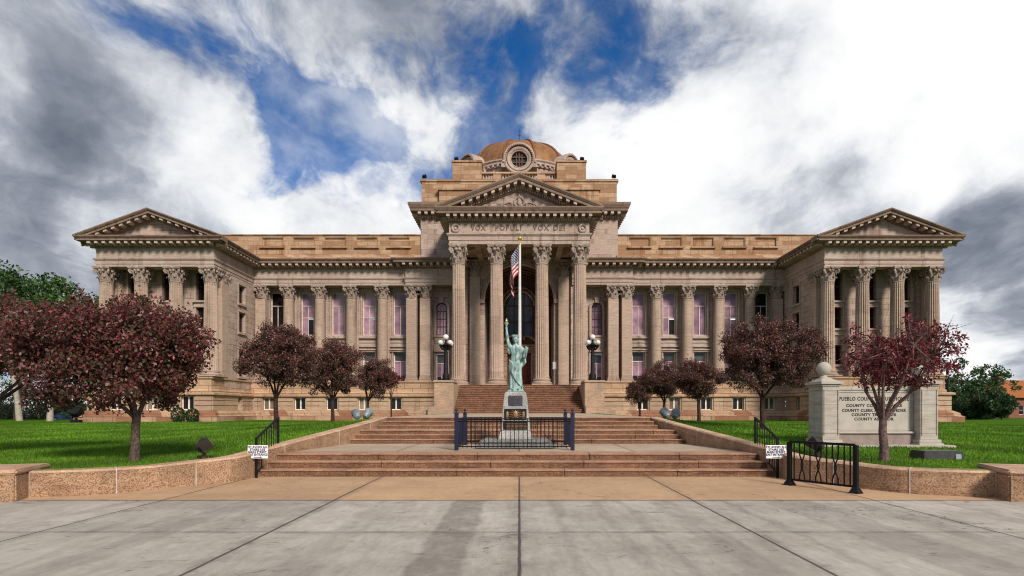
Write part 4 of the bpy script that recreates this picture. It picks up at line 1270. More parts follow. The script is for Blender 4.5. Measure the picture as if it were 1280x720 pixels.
# curved granite retaining walls in long blocks with white mortar joints
def wall_run(pts, tops, th, sg, name, label, cat, joints):
    root = thing(name, label, cat, (pts[3][0], pts[3][1], 0))
    P0 = Vector((pts[3][0], pts[3][1], 0))
    def inward(i):
        a = Vector(pts[max(0,i-1)]+(0,)); b = Vector(pts[min(len(pts)-1,i+1)]+(0,))
        d = (b-a).normalized(); q = Vector((-d.y, d.x, 0))
        return q if (q.x*sg > 0 or q.y > .5) else -q
    body = MB(); cop = MB()
    vs = []; n = len(pts); cv = []
    for i in range(n):
        q = inward(i); p = Vector(pts[i]+(0,))-P0
        a = p; b = p+q*th
        vs += [(a.x,a.y,-.05),(a.x,a.y,tops[i]-.035),(b.x,b.y,tops[i]-.035),(b.x,b.y,-.05)]
        a2 = p-q*.0; f = p+q*.035
        cv += [(a.x,a.y,tops[i]-.034),(f.x,f.y,tops[i]),(b.x,b.y,tops[i]),(b.x,b.y,tops[i]-.034)]
    fs = []
    for i in range(n-1):
        for j in range(4):
            fs.append((i*4+j, (i+1)*4+j, (i+1)*4+(j+1)%4, i*4+(j+1)%4))
    fs += [(0,1,2,3), tuple(range((n-1)*4+3,(n-1)*4-1,-1))]
    body.add(vs, fs); cop.add(cv, fs)
    body.build('stone_block', M['granite'], root); cop.build('top_face', M['granite_top'], root)
    for (i, f) in joints:
        a = Vector(pts[i]+(0,)); b = Vector(pts[i+1]+(0,)); p = a.lerp(b, f)-P0
        q = inward(i); d = (b-a).normalized(); t = tops[i]+(tops[i+1]-tops[i])*f
        m = MB(); w = .009; pr = .006
        for (c0, c1, z0, z1) in ((-pr, .03, 0, t-.03), (-.0, th, t-.032, t+pr)):
            v = []
            for z in (z0, z1):
                for (s, o) in ((-w,c0),(w,c0),(w,c1),(-w,c1)):
                    e = p + d*s + q*o; v.append((e.x,e.y,z))
            m.add(v, [(0,3,2,1),(4,5,6,7),(0,1,5,4),(1,2,6,5),(2,3,7,6),(3,0,4,7)])
        m.build('mortar_joint', M['mortar'], root)
    return root
def smooth_pts(pts, k=4):
    out = []
    for i in range(len(pts)-1):
        p0 = pts[max(0,i-1)]; p1 = pts[i]; p2 = pts[i+1]; p3 = pts[min(len(pts)-1,i+2)]
        for j in range(k):
            t = j/k
            out.append(tuple(.5*((2*p1[c])+(-p0[c]+p2[c])*t+(2*p0[c]-5*p1[c]+4*p2[c]-p3[c])*t*t+(-p0[c]+3*p1[c]-3*p2[c]+p3[c])*t**3) for c in (0,1)))
    out.append(pts[-1]); return out
for W, sg, lab, jt in ((WL,-1,'curved pink granite wall with white joints in front of the left lawn',[(8,0),(16,0),(23,.8)]),
                       (WR,1,'curved pink granite wall with white joints behind the black bike rack',[(8,0),(16,0),(23,.8)])):
    S = smooth_pts(W); n = len(S)
    tops = [.54-.09*min(1, i/12) for i in range(n)]
    wall_run(S, tops, .36, sg, 'retaining_wall', lab, 'wall', jt)
for W, sg, lab in (([(-5.86,12.42),(-5.7,13.6),(-5.3,16.5),(-4.98,18.9),(-4.78,20.9)],-1,'sloping granite cheek wall along the left end of the steps'),
                   ([(5.78,12.42),(5.64,13.6),(5.24,16.5),(4.92,18.9),(4.72,20.9)],1,'sloping granite cheek wall along the right end of the steps')):
    S = smooth_pts(W); n = len(S)
    tops = [.545+(1.24-.545)*(p[1]-12.42)/8.48 for p in S]
    wall_run(S, tops, .3, sg, 'cheek_wall', lab, 'wall', [(4,.5),(8,.5),(12,.5)])
for sg, xc, lab in ((-1,-8.2,'square granite pier ending the left retaining wall'),(1,7.98,'square granite pier ending the right retaining wall')):
    root = thing('stone_pier', lab, 'pier', (xc, 9.38, 0), R(-19*sg))
    mb = MB(sg); mb.box(0,2.6,0,1.25,-.05,.44); mb.build('stone_block', M['granite'], root, 0, .025)
    mb = MB(sg); mb.box(-.015,2.615,-.015,1.265,.44,.52); mb.build('top_face', M['granite_top'], root, 0, .025)
# ================================================================== STATUE AND PEDESTAL
PX, PY = -.10, 16.0
ped = thing('pedestal', 'tapered grey granite pedestal with three dark plaques inside the low iron fence', 'pedestal', (PX, PY, .462))
mb = MB()
mb.frustum(0,0,-.05,.10,1.10,.72,1.08,.70); mb.frustum(0,0,.101,.24,1.03,.64,.93,.55)
mb.build('base_slab', M['ped2'], ped, 0, .07)
mb = MB()
mb.frustum(0,0,.23,.46,.47,.42,.40,.36); mb.frustum(0,0,.46,1.10,.40,.36,.345,.325)
mb.frustum(0,0,1.1,1.46,.345,.325,.305,.30); mb.frustum(0,0,1.46,1.53,.305,.30,.26,.26)
mb.build('stone_block', M['ped'], ped, 0, .012)
def plaque(z0, z1, w, mat, rel, y):
    t0 = -y
    mb = MB(); mb.box(-w,w,-.03,.05,z0,z1)
    p = mb.build('plaque', mat, ped, 0, .006, (0,t0,0))
    m = MB()
    random.seed(int(z0*100))
    if rel == 'rows':
        z = z1-.05
        while z > z0+.03:
            x = -w+.05+random.random()*.05
            while x < w-.06:
                l = .012+random.random()*.035
                m.box(x,x+l,-.036,-.029,z-.016,z); x += l+.012
            z -= .038
    else:
        m.ball((0,-.03,(z0+z1)/2),(.07,.02,.09),10,8)
        for k in range(12):
            a = 2*PI*k/12
            m.tube([(.08*math.cos(a),-.032,(z0+z1)/2+.09*math.sin(a)),(.16*math.cos(a)*1.2,-.032,(z0+z1)/2+.12*math.sin(a))],[.014,.004],5)
        for e in (-1,1):
            m.ball((e*.22,-.03,(z0+z1)/2),(.035,.015,.09),8,6)
            for q in range(4): m.box(e*.22-.04,e*.22+.04,-.036,-.029,z0+.04+q*.05,z0+.055+q*.05)
    m.build('relief', M['relief'] if mat is M['plaque'] else M['plaque2'], p)
    return p
plaque(1.15,1.42,.19,M['plaque2'],'rows',.318)
plaque(.76,1.06,.30,M['plaque'],'emblem',.338)
plaque(.50,.71,.33,M['plaque'],'rows',.352)

st = thing('statue', 'green patinated robed figure raising a torch on a grey stone pedestal', 'statue', (PX, PY, .462+1.53)); st.scale = (.93,.95,.965)
mb = MB()
mb.box(-.24,.24,-.23,.23,0,.05)
NR = 72
rings = [(.05,.225,.19,0,0),(.10,.225,.19,0,0),(.3,.215,.175,0,0),(.5,.205,.165,.0,0),(.68,.205,.165,.005,0),(.82,.205,.16,.01,0),(.95,.175,.14,.01,0),(1.04,.16,.125,.01,0),(1.13,.175,.135,.005,-.01),(1.22,.19,.13,0,-.01),(1.29,.185,.11,-.0,0),(1.335,.125,.085,-.0,0),(1.36,.07,.065,0,0),(1.42,.055,.06,0,-.005)]
vs = []; fs = []
for (z, a, b, ox, oy) in rings:
    for i in range(NR):
        t = 2*PI*i/NR
        fold = 0
        if z < 1.0:
            k = min(1, (1.05-z)/.5)
            fold = k*(.085*math.sin(t*13+2.2*z+.6*math.sin(z*5)) + .06*math.sin(t*7-4.5*z+1.0))
        else: fold = .03*math.sin(t*11+z*9) if z < 1.3 else 0
        r_ = 1+fold
        vs.append((ox+a*.9*r_*math.cos(t), oy+b*.92*r_*math.sin(t), z))
k = len(rings)
for q in range(k-1):
    for i in range(NR):
        j = (i+1) % NR; fs.append((q*NR+i,q*NR+j,(q+1)*NR+j,(q+1)*NR+i))
fs.append(tuple(range(NR-1,-1,-1))); fs.append(tuple((k-1)*NR+i for i in range(NR)))
mb.add(vs, fs)
# head with face
mb.ball((0,-.015,1.515),(.082,.095,.115),18,14)
mb.ball((0,-.105,1.505),(.016,.028,.03),8,6)                       # nose
mb.ball((0,-.088,1.452),(.032,.022,.012),8,6); mb.ball((0,-.085,1.425),(.03,.03,.022),8,6)   # lips, chin
for e in (-1,1):
    mb.ball((e*.034,-.088,1.525),(.018,.014,.010),8,6); mb.ball((e*.082,0,1.505),(.014,.025,.034),8,6)
    mb.tube([(e*.012,-.100,1.545),(e*.055,-.085,1.55)],[.011,.009],6)
for i in range(40):                                                 # waved hair gathered at the back
    a = random.Random(i).random()*2*PI; q = random.Random(i+99).random()
    mb.ball((.085*math.cos(a)*(1-q*.5), .02+.09*math.sin(a)*(1-q*.4) if math.sin(a)>-.5 else -.03, 1.53+.09*q),(.022,.022,.03),6,5)
mb.ball((0,.10,1.50),(.06,.05,.06),10,8)
# mantle: bands from the shoulder across the front and down the side
for i in range(6):
    o = i*.032
    mb.tube([(.16,-.06+o*.2,1.31-o*.3),(.10,-.15,1.18-o),(-.02,-.165,1.02-o),(-.14,-.13,.86-o*1.1),(-.2,-.05,.74-o*1.2)],[.024,.026,.026,.024,.018],7)
for i in range(5):
    o = i*.05
    mb.tube([(-.19,-.08,.92-o),(-.10,-.175,.80-o*1.3),(.05,-.195,.60-o*1.6),(.17,-.14,.40-o*1.2),(.2,-.05,.30-o)],[.018,.024,.026,.024,.016],7)
# right arm raised with its sleeve, left arm bent round the tablet
mb.tube([(-.13,.0,1.27),(-.2,-.01,1.34),(-.235,-.02,1.48),(-.25,-.02,1.56)],[.075,.07,.052,.047],12)
mb.tube([(-.25,-.02,1.56),(-.262,-.02,1.68),(-.27,-.02,1.79)],[.047,.042,.030],12)
mb.tube([(-.16,.03,1.30),(-.22,.02,1.33),(-.2,.03,1.2),(-.19,.03,1.08)],[.06,.06,.05,.02],8)
mb.ball((-.272,-.02,1.825),(.03,.034,.042),10,8)
for i in range(4): mb.tube([(-.30,-.03,1.80+.018*i),(-.292,-.06,1.80+.018*i),(-.268,-.062,1.80+.018*i),(-.252,-.05,1.80+.018*i)],[.010,.010,.009,.008],6)
mb.tube([(-.25,-.01,1.80),(-.243,-.035,1.83),(-.25,-.058,1.85)],[.012,.011,.009],6)
mb.tube([(.14,.0,1.27),(.22,.0,1.2),(.255,-.02,1.06),(.25,-.04,.99)],[.075,.07,.062,.055],12)
mb.tube([(.25,-.04,.99),(.27,-.12,.98),(.275,-.20,1.0)],[.055,.045,.032],12)
mb.ball((.275,-.225,1.01),(.03,.035,.026),10,8)
for i in range(4): mb.tube([(.30,-.215-.014*i,1.0),(.325,-.23-.012*i,1.02),(.318,-.24-.012*i,1.05)],[.010,.010,.008],6)
mb.tube([(.25,-.22,1.02),(.245,-.235,1.05)],[.012,.009],6)
for i in range(4): mb.tube([(.20+.025*i,-.03-.03*i,.98),(.225+.022*i,-.04-.03*i,.84),(.215+.02*i,-.035-.03*i,.70+.03*i)],[.03,.032,.012],7)
for e in (-.09,.08): mb.ball((e,-.215,.075),(.04,.07,.03),8,6)
raw = mb.mesh('body', M['verdigris'])
tmp = bpy.data.objects.new('tmp', raw); COL.objects.link(tmp)
md = tmp.modifiers.new('r','REMESH'); md.mode = 'VOXEL'; md.voxel_size = .011; md.use_smooth_shade = True
sm_ = tmp.modifiers.new('s','SMOOTH'); sm_.factor = .5; sm_.iterations = 2
body = bpy.data.meshes.new_from_object(tmp.evaluated_get(bpy.context.evaluated_depsgraph_get())); bpy.data.objects.remove(tmp)
body.name = 'body'; body.materials.clear(); body.materials.append(M['verdigris'])
link('body', body, st)
mb = MB(); mb.lathe([(.018,1.72),(.022,1.80),(.026,1.90),(.045,1.93),(.06,1.96),(.062,1.985),(.04,1.99),(.0,1.99)], -.272,-.045,14); torch = mb.build('torch', M['verdigris'], st, 40)
mb = MB(); mb.lathe([(.03,1.985),(.045,2.01),(.04,2.05),(.022,2.085),(.006,2.12),(0,2.125)], -.272,-.045,10); mb.build('flame', M['gold'], torch, 60)
mb = MB(); mb.m = Matrix.Translation((.30,-.20,1.12)) @ Matrix.Rotation(R(14),4,'Y') @ Matrix.Rotation(R(-20),4,'Z'); mb.box(-.025,.025,-.09,.09,-.16,.16); mb.build('tablet', M['verdigris'], st, 0, .008)
mb = MB()                                                         # plain leafy wreath on the hair
mb.tube([(.094*math.cos(2*PI*i/24), -.012+.104*math.sin(2*PI*i/24), 1.585) for i in range(25)], .014, 6)
for i in range(16):
    a = 2*PI*i/16
    if math.sin(a) > .75: continue
    mb.ball((.098*math.cos(a), -.012+.108*math.sin(a), 1.61),(.014,.014,.030),6,5)
mb.build('wreath', M['verdigris'], st, 60)

# ================================================================== IRONWORK
fx0, fx1, fy0, fy1 = -1.6, 1.36, 14.7, 17.0
fe = thing('iron_fence', 'low black iron picket fence squared round the statue pedestal', 'fence', ((fx0+fx1)/2, fy0, .462))
ox, oy = (fx0+fx1)/2, fy0
for (x, y) in ((fx0,fy0),(fx1,fy0),(fx0,fy1),(fx1,fy1)):
    mb = MB(); mb.box(x-ox-.05,x-ox+.05,y-oy-.05,y-oy+.05,0,.92); mb.box(x-ox-.06,x-ox+.06,y-oy-.06,y-oy+.06,.92,.945)
    p = mb.build('post', M['navy'], fe, 0, .006)
    mb = MB(); mb.lathe([(.02,.945),(.03,.96),(.018,.985),(.04,1.01),(.035,1.04),(.0,1.075)], x-ox, y-oy, 12); mb.build('finial', M['navy'], p, 60)
def picket_panel(a, b, name, mat, n):
    mb = MB(); a = Vector(a); b = Vector(b); d = (b-a).normalized()
    for z in (.10,.74,.80): mb.tube([a+Vector((0,0,z)), b+Vector((0,0,z))], .014, 4)
    for i in range(n):
        q = a.lerp(b, (i+1)/(n+1))
        mb.tube([q+Vector((0,0,.06)), q+Vector((0,0,.82))], .0095, 5)
    return mb.build(name, mat, fe)
w, dd = fx1-fx0, fy1-fy0
picket_panel((-w/2+.05,0,0),(w/2-.05,0,0),'picket_panel',M['black'],25); picket_panel((-w/2+.05,dd,0),(w/2-.05,dd,0),'picket_panel',M['black'],25)
picket_panel((-w/2,.05,0),(-w/2,dd-.05,0),'picket_panel',M['navy'],18); picket_panel((w/2,.05,0),(w/2,dd-.05,0),'picket_panel',M['navy'],18)

def handrail(x, x2, lab):
    y0, y1 = 12.62, 14.05
    r = thing('handrail', lab, 'handrail', (x, y0, 0))
    dx = x2-x
    def P(t, z): return (dx*t, (y1-y0)*t, z)
    zb = lambda t: .46*max(0, min(1, (t-.13)/.6))
    for t in (0, 1):
        mb = MB(); p = P(t, 0); mb.box(p[0]-.022,p[0]+.022,p[1]-.022,p[1]+.022,zb(t)-(.0 if t==0 else 0),.86+.44*t); mb.build('post', M['black'], r)
    mb = MB(); mb.tube([P(-.02,.86),P(1.02,1.305)], .026, 8); mb.build('top_rail', M['black'], r)
    mb = MB(); mb.tube([P(0,.10),P(1,.56)], .016, 6)
    for i in range(8):
        t = (i+1)/9; mb.tube([P(t,.10+.46*t),P(t,.86+.44*t)], .010, 5)
    mb.build('balusters', M['black'], r)
    return r
handrail(-5.76, -5.88, 'sloping black iron handrail at the left end of the front steps')
handrail(5.66, 5.76, 'sloping black iron handrail at the right end of the front steps')
for x, lab in ((-5.70,'small white notice hung on the lower post of the left handrail'),(5.60,'small white notice hung between the right handrail and the black bike rack')):
    s = thing('notice_sign', lab, 'sign', (x, 12.56, .58))
    mb = MB(); mb.box(-.22,.22,-.01,.01,-.145,.145); b = mb.build('board', M['white'], s, 0, .004)
    for i, ln in enumerate(('TO AVOID ALL','STAIRS USE','MAIN STREET','EAST ENTRANCE')):
        link('lettering', text_mesh(ln, .064, .002, M['ink'], .0018, 1.0 if len(ln)<13 else .86, 1.05), b, (0,-.013,.102-.055*i))
    mb = MB(); mb.prism_y([(.10,-.118),(.05,-.100),(.05,-.112),(-.08,-.112),(-.08,-.124),(.05,-.124),(.05,-.136)], -.0135,-.0095)
    mb.build('arrow', M['ink'], b)

bk = thing('bike_rack', 'low black iron bike rack with wavy bars before the right granite wall', 'bike rack', (5.36, 11.42, .004))
A, B = Vector((0,0,0)), Vector((.66,-1.12,0))
d = (B-A).normalized()
ang = math.atan2(d.y, d.x)
L = (B-A).length
bk.rotation_euler.z = ang
for s in (0, L):
    mb = MB(); mb.box(s-.035,s+.035,-.035,.035,.0,.86); mb.frustum(s,0,0,.12,.09,.09,.036,.036); mb.build('post', M['black'], bk)
mb = MB(); mb.box(.02,L-.02,-.03,.03,.84,.885); mb.build('top_rail', M['black'], bk)
mb = MB(); mb.box(.036,L-.036,-.018,.018,.10,.135)
for i in range(11):
    x = .1+(L-.2)*i/10
    k = (0, 1, -1)[i % 3] * .075
    if i in (0,10): k = 0
    mb.tube([(x + k*(math.exp(-((z-.42)/.13)**2)), 0, z) for z in [.12+.72*q/14 for q in range(15)]], .0125, 6)
mb.build('bars', M['black'], bk)

# ================================================================== FLAGPOLE, FLAG, LAMPS
FPX, FPY = .03, 30
fp = thing('flagpole', 'white flagpole with gold ball behind the statue', 'flagpole', (FPX, FPY, 1.218))
mb = MB(); mb.tube([(0,0,0),(0,0,8.9)], [.105,.062], 16); mb.build('pole', M['pole'], fp, 60)
mb = MB(); mb.lathe([(.3,0),(.3,.05),(.22,.1),(.14,.2),(.11,.26)], 0,0,20); mb.build('base', M['pole'], fp, 40)
mb = MB(); mb.ball((0,0,9.2), .115, 16, 12); mb.lathe([(.03,8.9),(.03,9.1)],0,0,8); mb.lathe([(.09,8.86),(.09,8.92),(.04,8.96)],0,0,12); mb.build('finial', M['gold'], fp, 60)
fl = None
def flag():
    nu, nv = 60, 52
    vs = []; fs = []; uvs = []
    Hh, Lf = 1.45, 2.95
    for i in range(nu+1):
        s = i/nu
        for j in range(nv+1):
            t = j/nv
            # cloth hangs from the hoist, gathers and drops
            drop = Lf*(.06*s + .56*s**1.25)
            z = -t*Hh*(1-.40*s) - drop
            x = -.05 - .56*math.sin(min(1,s*1.05)*PI*.60)*(1-.25*t) + .20*s*s + .05*math.sin(6*t+4*s)*s
            y = (.20*math.sin(9.5*s+1.6*t) + .09*math.sin(17*s-3*t))*min(1,s*3)
            x += .10*math.cos(9.5*s+1.6*t)*min(1,s*2)*s
            vs.append((x,y,z)); uvs.append((s,t))
    m = nv+1
    for i in range(nu):
        for j in range(nv): fs.append((i*m+j,(i+1)*m+j,(i+1)*m+j+1,i*m+j+1))
    me = bpy.data.meshes.new('flag'); me.from_pydata(vs, [], fs)
    uvl = me.uv_layers.new(name='UVMap')
    for lp in me.loops: uvl.data[lp.index].uv = uvs[lp.vertex_index]
    me.materials.append(M['flag']); me.shade_smooth()
    return me
fl = link('flag', flag(), None, (FPX-.03, FPY-.05, 1.218+8.78))
tag(fl, 'striped flag with a starred blue corner hanging limp from the white pole', 'flag')

def lamp(x, lab):
    r = thing('globe_lamp', lab, 'lamp post', (x, 44.9, 3.742))
    mb = MB(); mb.lathe([(.34,0),(.34,.12),(.27,.18),(.25,.5),(.17,.62),(.15,2.2),(.13,2.35),(.18,2.42),(.14,2.5),(.24,2.62),(.36,2.78),(.2,2.86),(.09,2.95),(.07,3.15),(.12,3.2)], 0,0,14)
    for k in range(4):
        a = PI/4+k*PI/2
        mb.tube([(.12*math.cos(a),.12*math.sin(a),2.5),(.35*math.cos(a),.35*math.sin(a),2.45),(.52*math.cos(a),.52*math.sin(a),2.62),(.52*math.cos(a),.52*math.sin(a),2.75)], [.07,.06,.055,.1], 8)
    mb.build('post', M['black'], r, 40)
    for (gx, gy, gz, gr) in [(0,0,3.40,.225)] + [(.52*math.cos(PI/4+k*PI/2), .52*math.sin(PI/4+k*PI/2), 2.95, .19) for k in range(4)]:
        m = MB(); m.ball((gx,gy,gz), gr, 20, 14); m.build('globe', M['globe'], r, 80)
lamp(-5.72, 'black lamp post with white globes on the stone block left of the stairs')
lamp(5.72, 'black lamp post with white globes on the stone block right of the stairs')

# ================================================================== SIGN MONUMENT
SY, SZ = 16.4, lawn_z(10,16.6)-.02
sg_ = thing('sign_monument', 'pale stone sign wall with dark lettering between two capped pillars', 'sign', (10.2, SY+.4, SZ))
OX, OY = 10.2, SY+.4
mb = MB(); mb.box(-1.75,2.0,-.75,.75,-.1,.05); mb.build('plinth_slab', M['marble_flat'], sg_, 0, .02)
for (x0, x1) in ((8.64,9.12),(11.42,11.93)):
    a, b = x0-OX, x1-OX
    y0, y1 = -.4, .40
    mb = MB(); mb.box(a,b,y0,y1,.2,1.72)
    for (u,v) in ((a+.03,a+.06),(b-.06,b-.03)): mb.box(u,v,y0-.022,y0,.32,1.62)
    p = mb.build('pillar', M['marble'], sg_, 0, .008)
    mb = MB(); mb.box(a-.10,b+.10,y0-.10,y1+.10,.0,.10); mb.box(a-.06,b+.06,y0-.06,y1+.06,.10,.2); mb.build('pillar_base', M['marble_flat'], p, 0, .015)
    mb = MB(); mb.box(a-.03,b+.03,y0-.03,y1+.03,1.72,1.77); mb.box(a-.08,b+.08,y0-.08,y1+.08,1.772,1.85); mb.frustum((a+b)/2,(y0+y1)/2,1.851,1.97,(b-a)/2+.03,.40,.12,.14); mb.build('cap', M['marble_flat'], p, 0, .01)
    c = ((a+b)/2, (y0+y1)/2)
    mb = MB(); mb.lathe([(.13,1.96),(.13,1.99),(.08,2.02),(.075,2.06),(.11,2.09)], c[0],c[1],20); mb.ball((c[0],c[1],2.24),.20,24,16); mb.build('stone_ball', M['marble_flat'], p, 50)
a, b = 9.12-OX, 11.42-OX
mb = MB(); mb.box(a,b,-.12,.3,.42,1.62); mb.box(a+.0,b-.0,-.15,.33,1.62,1.72)
for q in ((a+.02,b-.02,.46,.49),(a+.02,b-.02,1.55,1.58),(a+.02,a+.05,.49,1.55),(b-.05,b-.02,.49,1.55)): mb.box(q[0],q[1],-.135,-.12,q[2],q[3])
pn = mb.build('panel', M['marble_flat'], sg_, 0, .004)
mb = MB(); mb.box(a,b,-.22,.3,.36,.42); mb.build('ledge', M['marble_flat'], pn, 0, .01)
mb = MB(); mb.box(a,b,-.16,.3,.05,.36); mb.build('panel_base', M['marble_base'], sg_)
cxp = (a+b)/2
for i, (ln, sz, z) in enumerate((('PUEBLO COUNTY COURTHOUSE',.150,1.36),('COUNTY COMMISSIONERS',.112,1.165),('COUNTY CLERK AND RECORDER',.112,1.025),('COUNTY TREASURER',.112,.90),('COUNTY ASSESSOR',.112,.775))):
    me = text_mesh(ln, sz, .004, M['letter'], .0035, 1.0, 1.12)
    wd = max(v.co.x for v in me.vertices)-min(v.co.x for v in me.vertices)
    tgt = (2.02, 1.62, 1.86, 1.30, 1.14)[i]
    me.transform(Matrix.Diagonal((tgt/wd,1,1.02,1)))
    link('lettering', me, pn, (cxp,-.122,z))

# ================================================================== FLOODLIGHTS AND SMALL LAWN THINGS
def flood(name, x, y, sc, head, glass, rz, tilt, lab, group=None, z=None):
    z = lawn_z(x,y)-.01 if z is None else z
    r = thing(name, lab, 'floodlight', (x,y,z), rz, group)
    mb = MB(); mb.box(-.2*sc,.2*sc,-.16*sc,.16*sc,0,.14*sc); mb.box(-.05*sc,.05*sc,-.05*sc,.05*sc,.14*sc,.22*sc)
    mb.build('base', head, r, 0, .01*sc)
    mb = MB()
    mb.tube([(-.26*sc,0,.5*sc),(-.26*sc,0,.24*sc),(.26*sc,0,.24*sc),(.26*sc,0,.5*sc)], .02*sc, 6); mb.build('yoke', head, r)
    mt = Matrix.Translation((0,0,.5*sc)) @ Matrix.Rotation(tilt,4,'X')
    mb = MB(); mb.m = mt; mb.frustum(0,0,-.2*sc,.1*sc,.15*sc,.12*sc,.235*sc,.2*sc); mb.box(-.235*sc,.235*sc,-.2*sc,.2*sc,.1*sc,.2*sc)
    for k in range(4): mb.box(-.13*sc,.13*sc,(-.1+.06*k)*sc,(-.085+.06*k)*sc,-.26*sc,-.2*sc)
    h = mb.build('lamp_head', head, r, 0, .008*sc)
    mb = MB(); mb.m = mt; mb.box(-.2*sc,.2*sc,-.17*sc,.17*sc,.2*sc,.212*sc); mb.build('lens', glass, h)
    return r
flood('floodlight', -6.98, 12.75, .62, M['bronze'], M['reflector'], R(-40), R(-50), 'brown floodlight standing on the grass just behind the left granite wall')
flood('floodlight', 6.65, 12.9, .66, M['bronze'], M['reflector'], R(35), R(-45), 'brown floodlight on the grass behind the bike rack')
for (x, y, lab, rz) in ((-8.75,31,'grey drum floodlight by the left tree row, the outer of its pair',R(30)),(-8.05,30.5,'grey drum floodlight by the left tree row, the one nearer the steps',R(-20)),
                    (7.75,30.5,'grey drum floodlight by the right tree row, the one nearer the steps',R(25)),(8.4,31,'grey drum floodlight by the right tree row, the outer of its pair',R(-25))):
    z = lawn_z(x,y)-.02
    r = thing('drum_floodlight', lab, 'floodlight', (x,y,z), rz, 'grey drum floodlights on the lawns')
    mb = MB(); mb.box(-.16,.16,-.16,.16,0,.06); mb.tube([(-.24,0,.36),(-.24,0,.1),(.24,0,.1),(.24,0,.36)], .022, 6); mb.build('yoke', M['bronze'], r)
    mb = MB(); mb.m = Matrix.Translation((0,0,.38)) @ Matrix.Rotation(R(-55),4,'X'); mb.lathe([(.0,-.3),(.12,-.28),(.19,-.16),(.22,0),(.235,.16),(.235,.24),(.2,.24),(.19,.2)],0,0,20); h = mb.build('lamp_head', M['grey_metal'], r, 40)
    mb = MB(); mb.m = Matrix.Translation((0,0,.38)) @ Matrix.Rotation(R(-55),4,'X'); mb.lathe([(0,.215),(.195,.215),(.195,.205),(0,.205)],0,0,20); mb.build('lens', M['reflector'], h)
flood('floodlight', -34.3, 44.6, 1.6, M['black'], M['dark_glass'], R(10), R(-50), 'black floodlight low on the grass before the far left wing')
for (x, y, z, lab) in ((-9.15,55.5,23.55,'small black floodlight on the attic corner left of the dome'),(9.15,55.5,23.55,'small black floodlight on the attic corner right of the dome'),
                       (-6.2,56.6,25.72,'small black floodlight on the stone block left of the dome'),(6.2,56.6,25.72,'small black floodlight on the stone block right of the dome')):
    flood('roof_floodlight', x, y, .8, M['black'], M['dark_glass'], R(20 if x>0 else -20), R(-55), lab, None, z)
bx = thing('stone_marker', 'low dark stone block with a small pale plate on the right lawn', 'marker', (9.12, 12.6, lawn_z(9.1,12.6)-.02))
mb = MB(); mb.frustum(0,0,0,.22,.44,.26,.41,.23); mb.build('block', M['rubble'], bx, 0, .015)
mb = MB(); mb.m = Matrix.Translation((.3,-.252,.1)) @ Matrix.Rotation(R(-7),4,'X'); mb.box(-.06,.06,-.006,.01,-.06,.06); mb.build('plate', M['grey_metal'], bx)

# ================================================================== TREES
def leaf_cloud(cent, sizes, n_per, l, w, pal, rs, flat=.0):
    """Leaves scattered round clump centres; palette rows are (r,g,b,weight)."""
    C = []; Cc = []
    pal = np.array(pal, float); pw = pal[:,3]/pal[:,3].sum()
    for c, s in zip(cent, sizes):
        n = max(3, int(n_per*rs.uniform(.6,1.4)))
        d = rs.normal(size=(n,3)); d /= np.linalg.norm(d,axis=1)[:,None]
        rr = rs.random((n,1))**.45
        p = np.array(c) + d*rr*np.array(s)
        C.append(p); 
        base = pal[rs.choice(len(pal), p=pw, size=n)][:,:3]
        Cc.append(base*rs.uniform(.55,1.5,(n,1))*rs.uniform(.72,1.28))
    P = np.concatenate(C); K = np.concatenate(Cc); n = len(P)
    u = rs.normal(size=(n,3)); u[:,2] -= .5; u /= np.linalg.norm(u,axis=1)[:,None]
    v = np.cross(u, rs.normal(size=(n,3))); v /= np.linalg.norm(v,axis=1)[:,None]
    nn = np.cross(u, v)
    ll = l*rs.uniform(.7,1.35,(n,1)); ww = w*rs.uniform(.7,1.3,(n,1))
    q = np.stack([P-u*ll/2, P+v*ww/2+nn*ww*.25, P+u*ll/2, P-v*ww/2+nn*ww*.25], 1)
    return q.reshape(-1,3), 4, np.repeat(K, 4, 0)

PURPLE = [(.145,.048,.042,3),(.095,.045,.034,3),(.20,.050,.046,1.6),(.070,.075,.032,2.2),(.27,.14,.13,1.0)]
PURPLE_DARK = [(.125,.050,.041,3),(.082,.046,.033,3),(.165,.052,.044,1.2),(.064,.064,.034,1.5),(.24,.14,.125,1.0)]
RED = [(.20,.028,.038,3),(.13,.022,.030,2.5),(.28,.06,.07,1),(.08,.024,.024,1)]
GREEN = [(.05,.12,.022,3),(.035,.085,.018,3),(.08,.16,.03,1.2)]
DEEP = [(.025,.062,.018,3),(.035,.08,.022,2),(.05,.10,.03,.8)]
TAN = [(.09,.10,.04,3),(.12,.10,.05,2),(.06,.08,.03,2)]

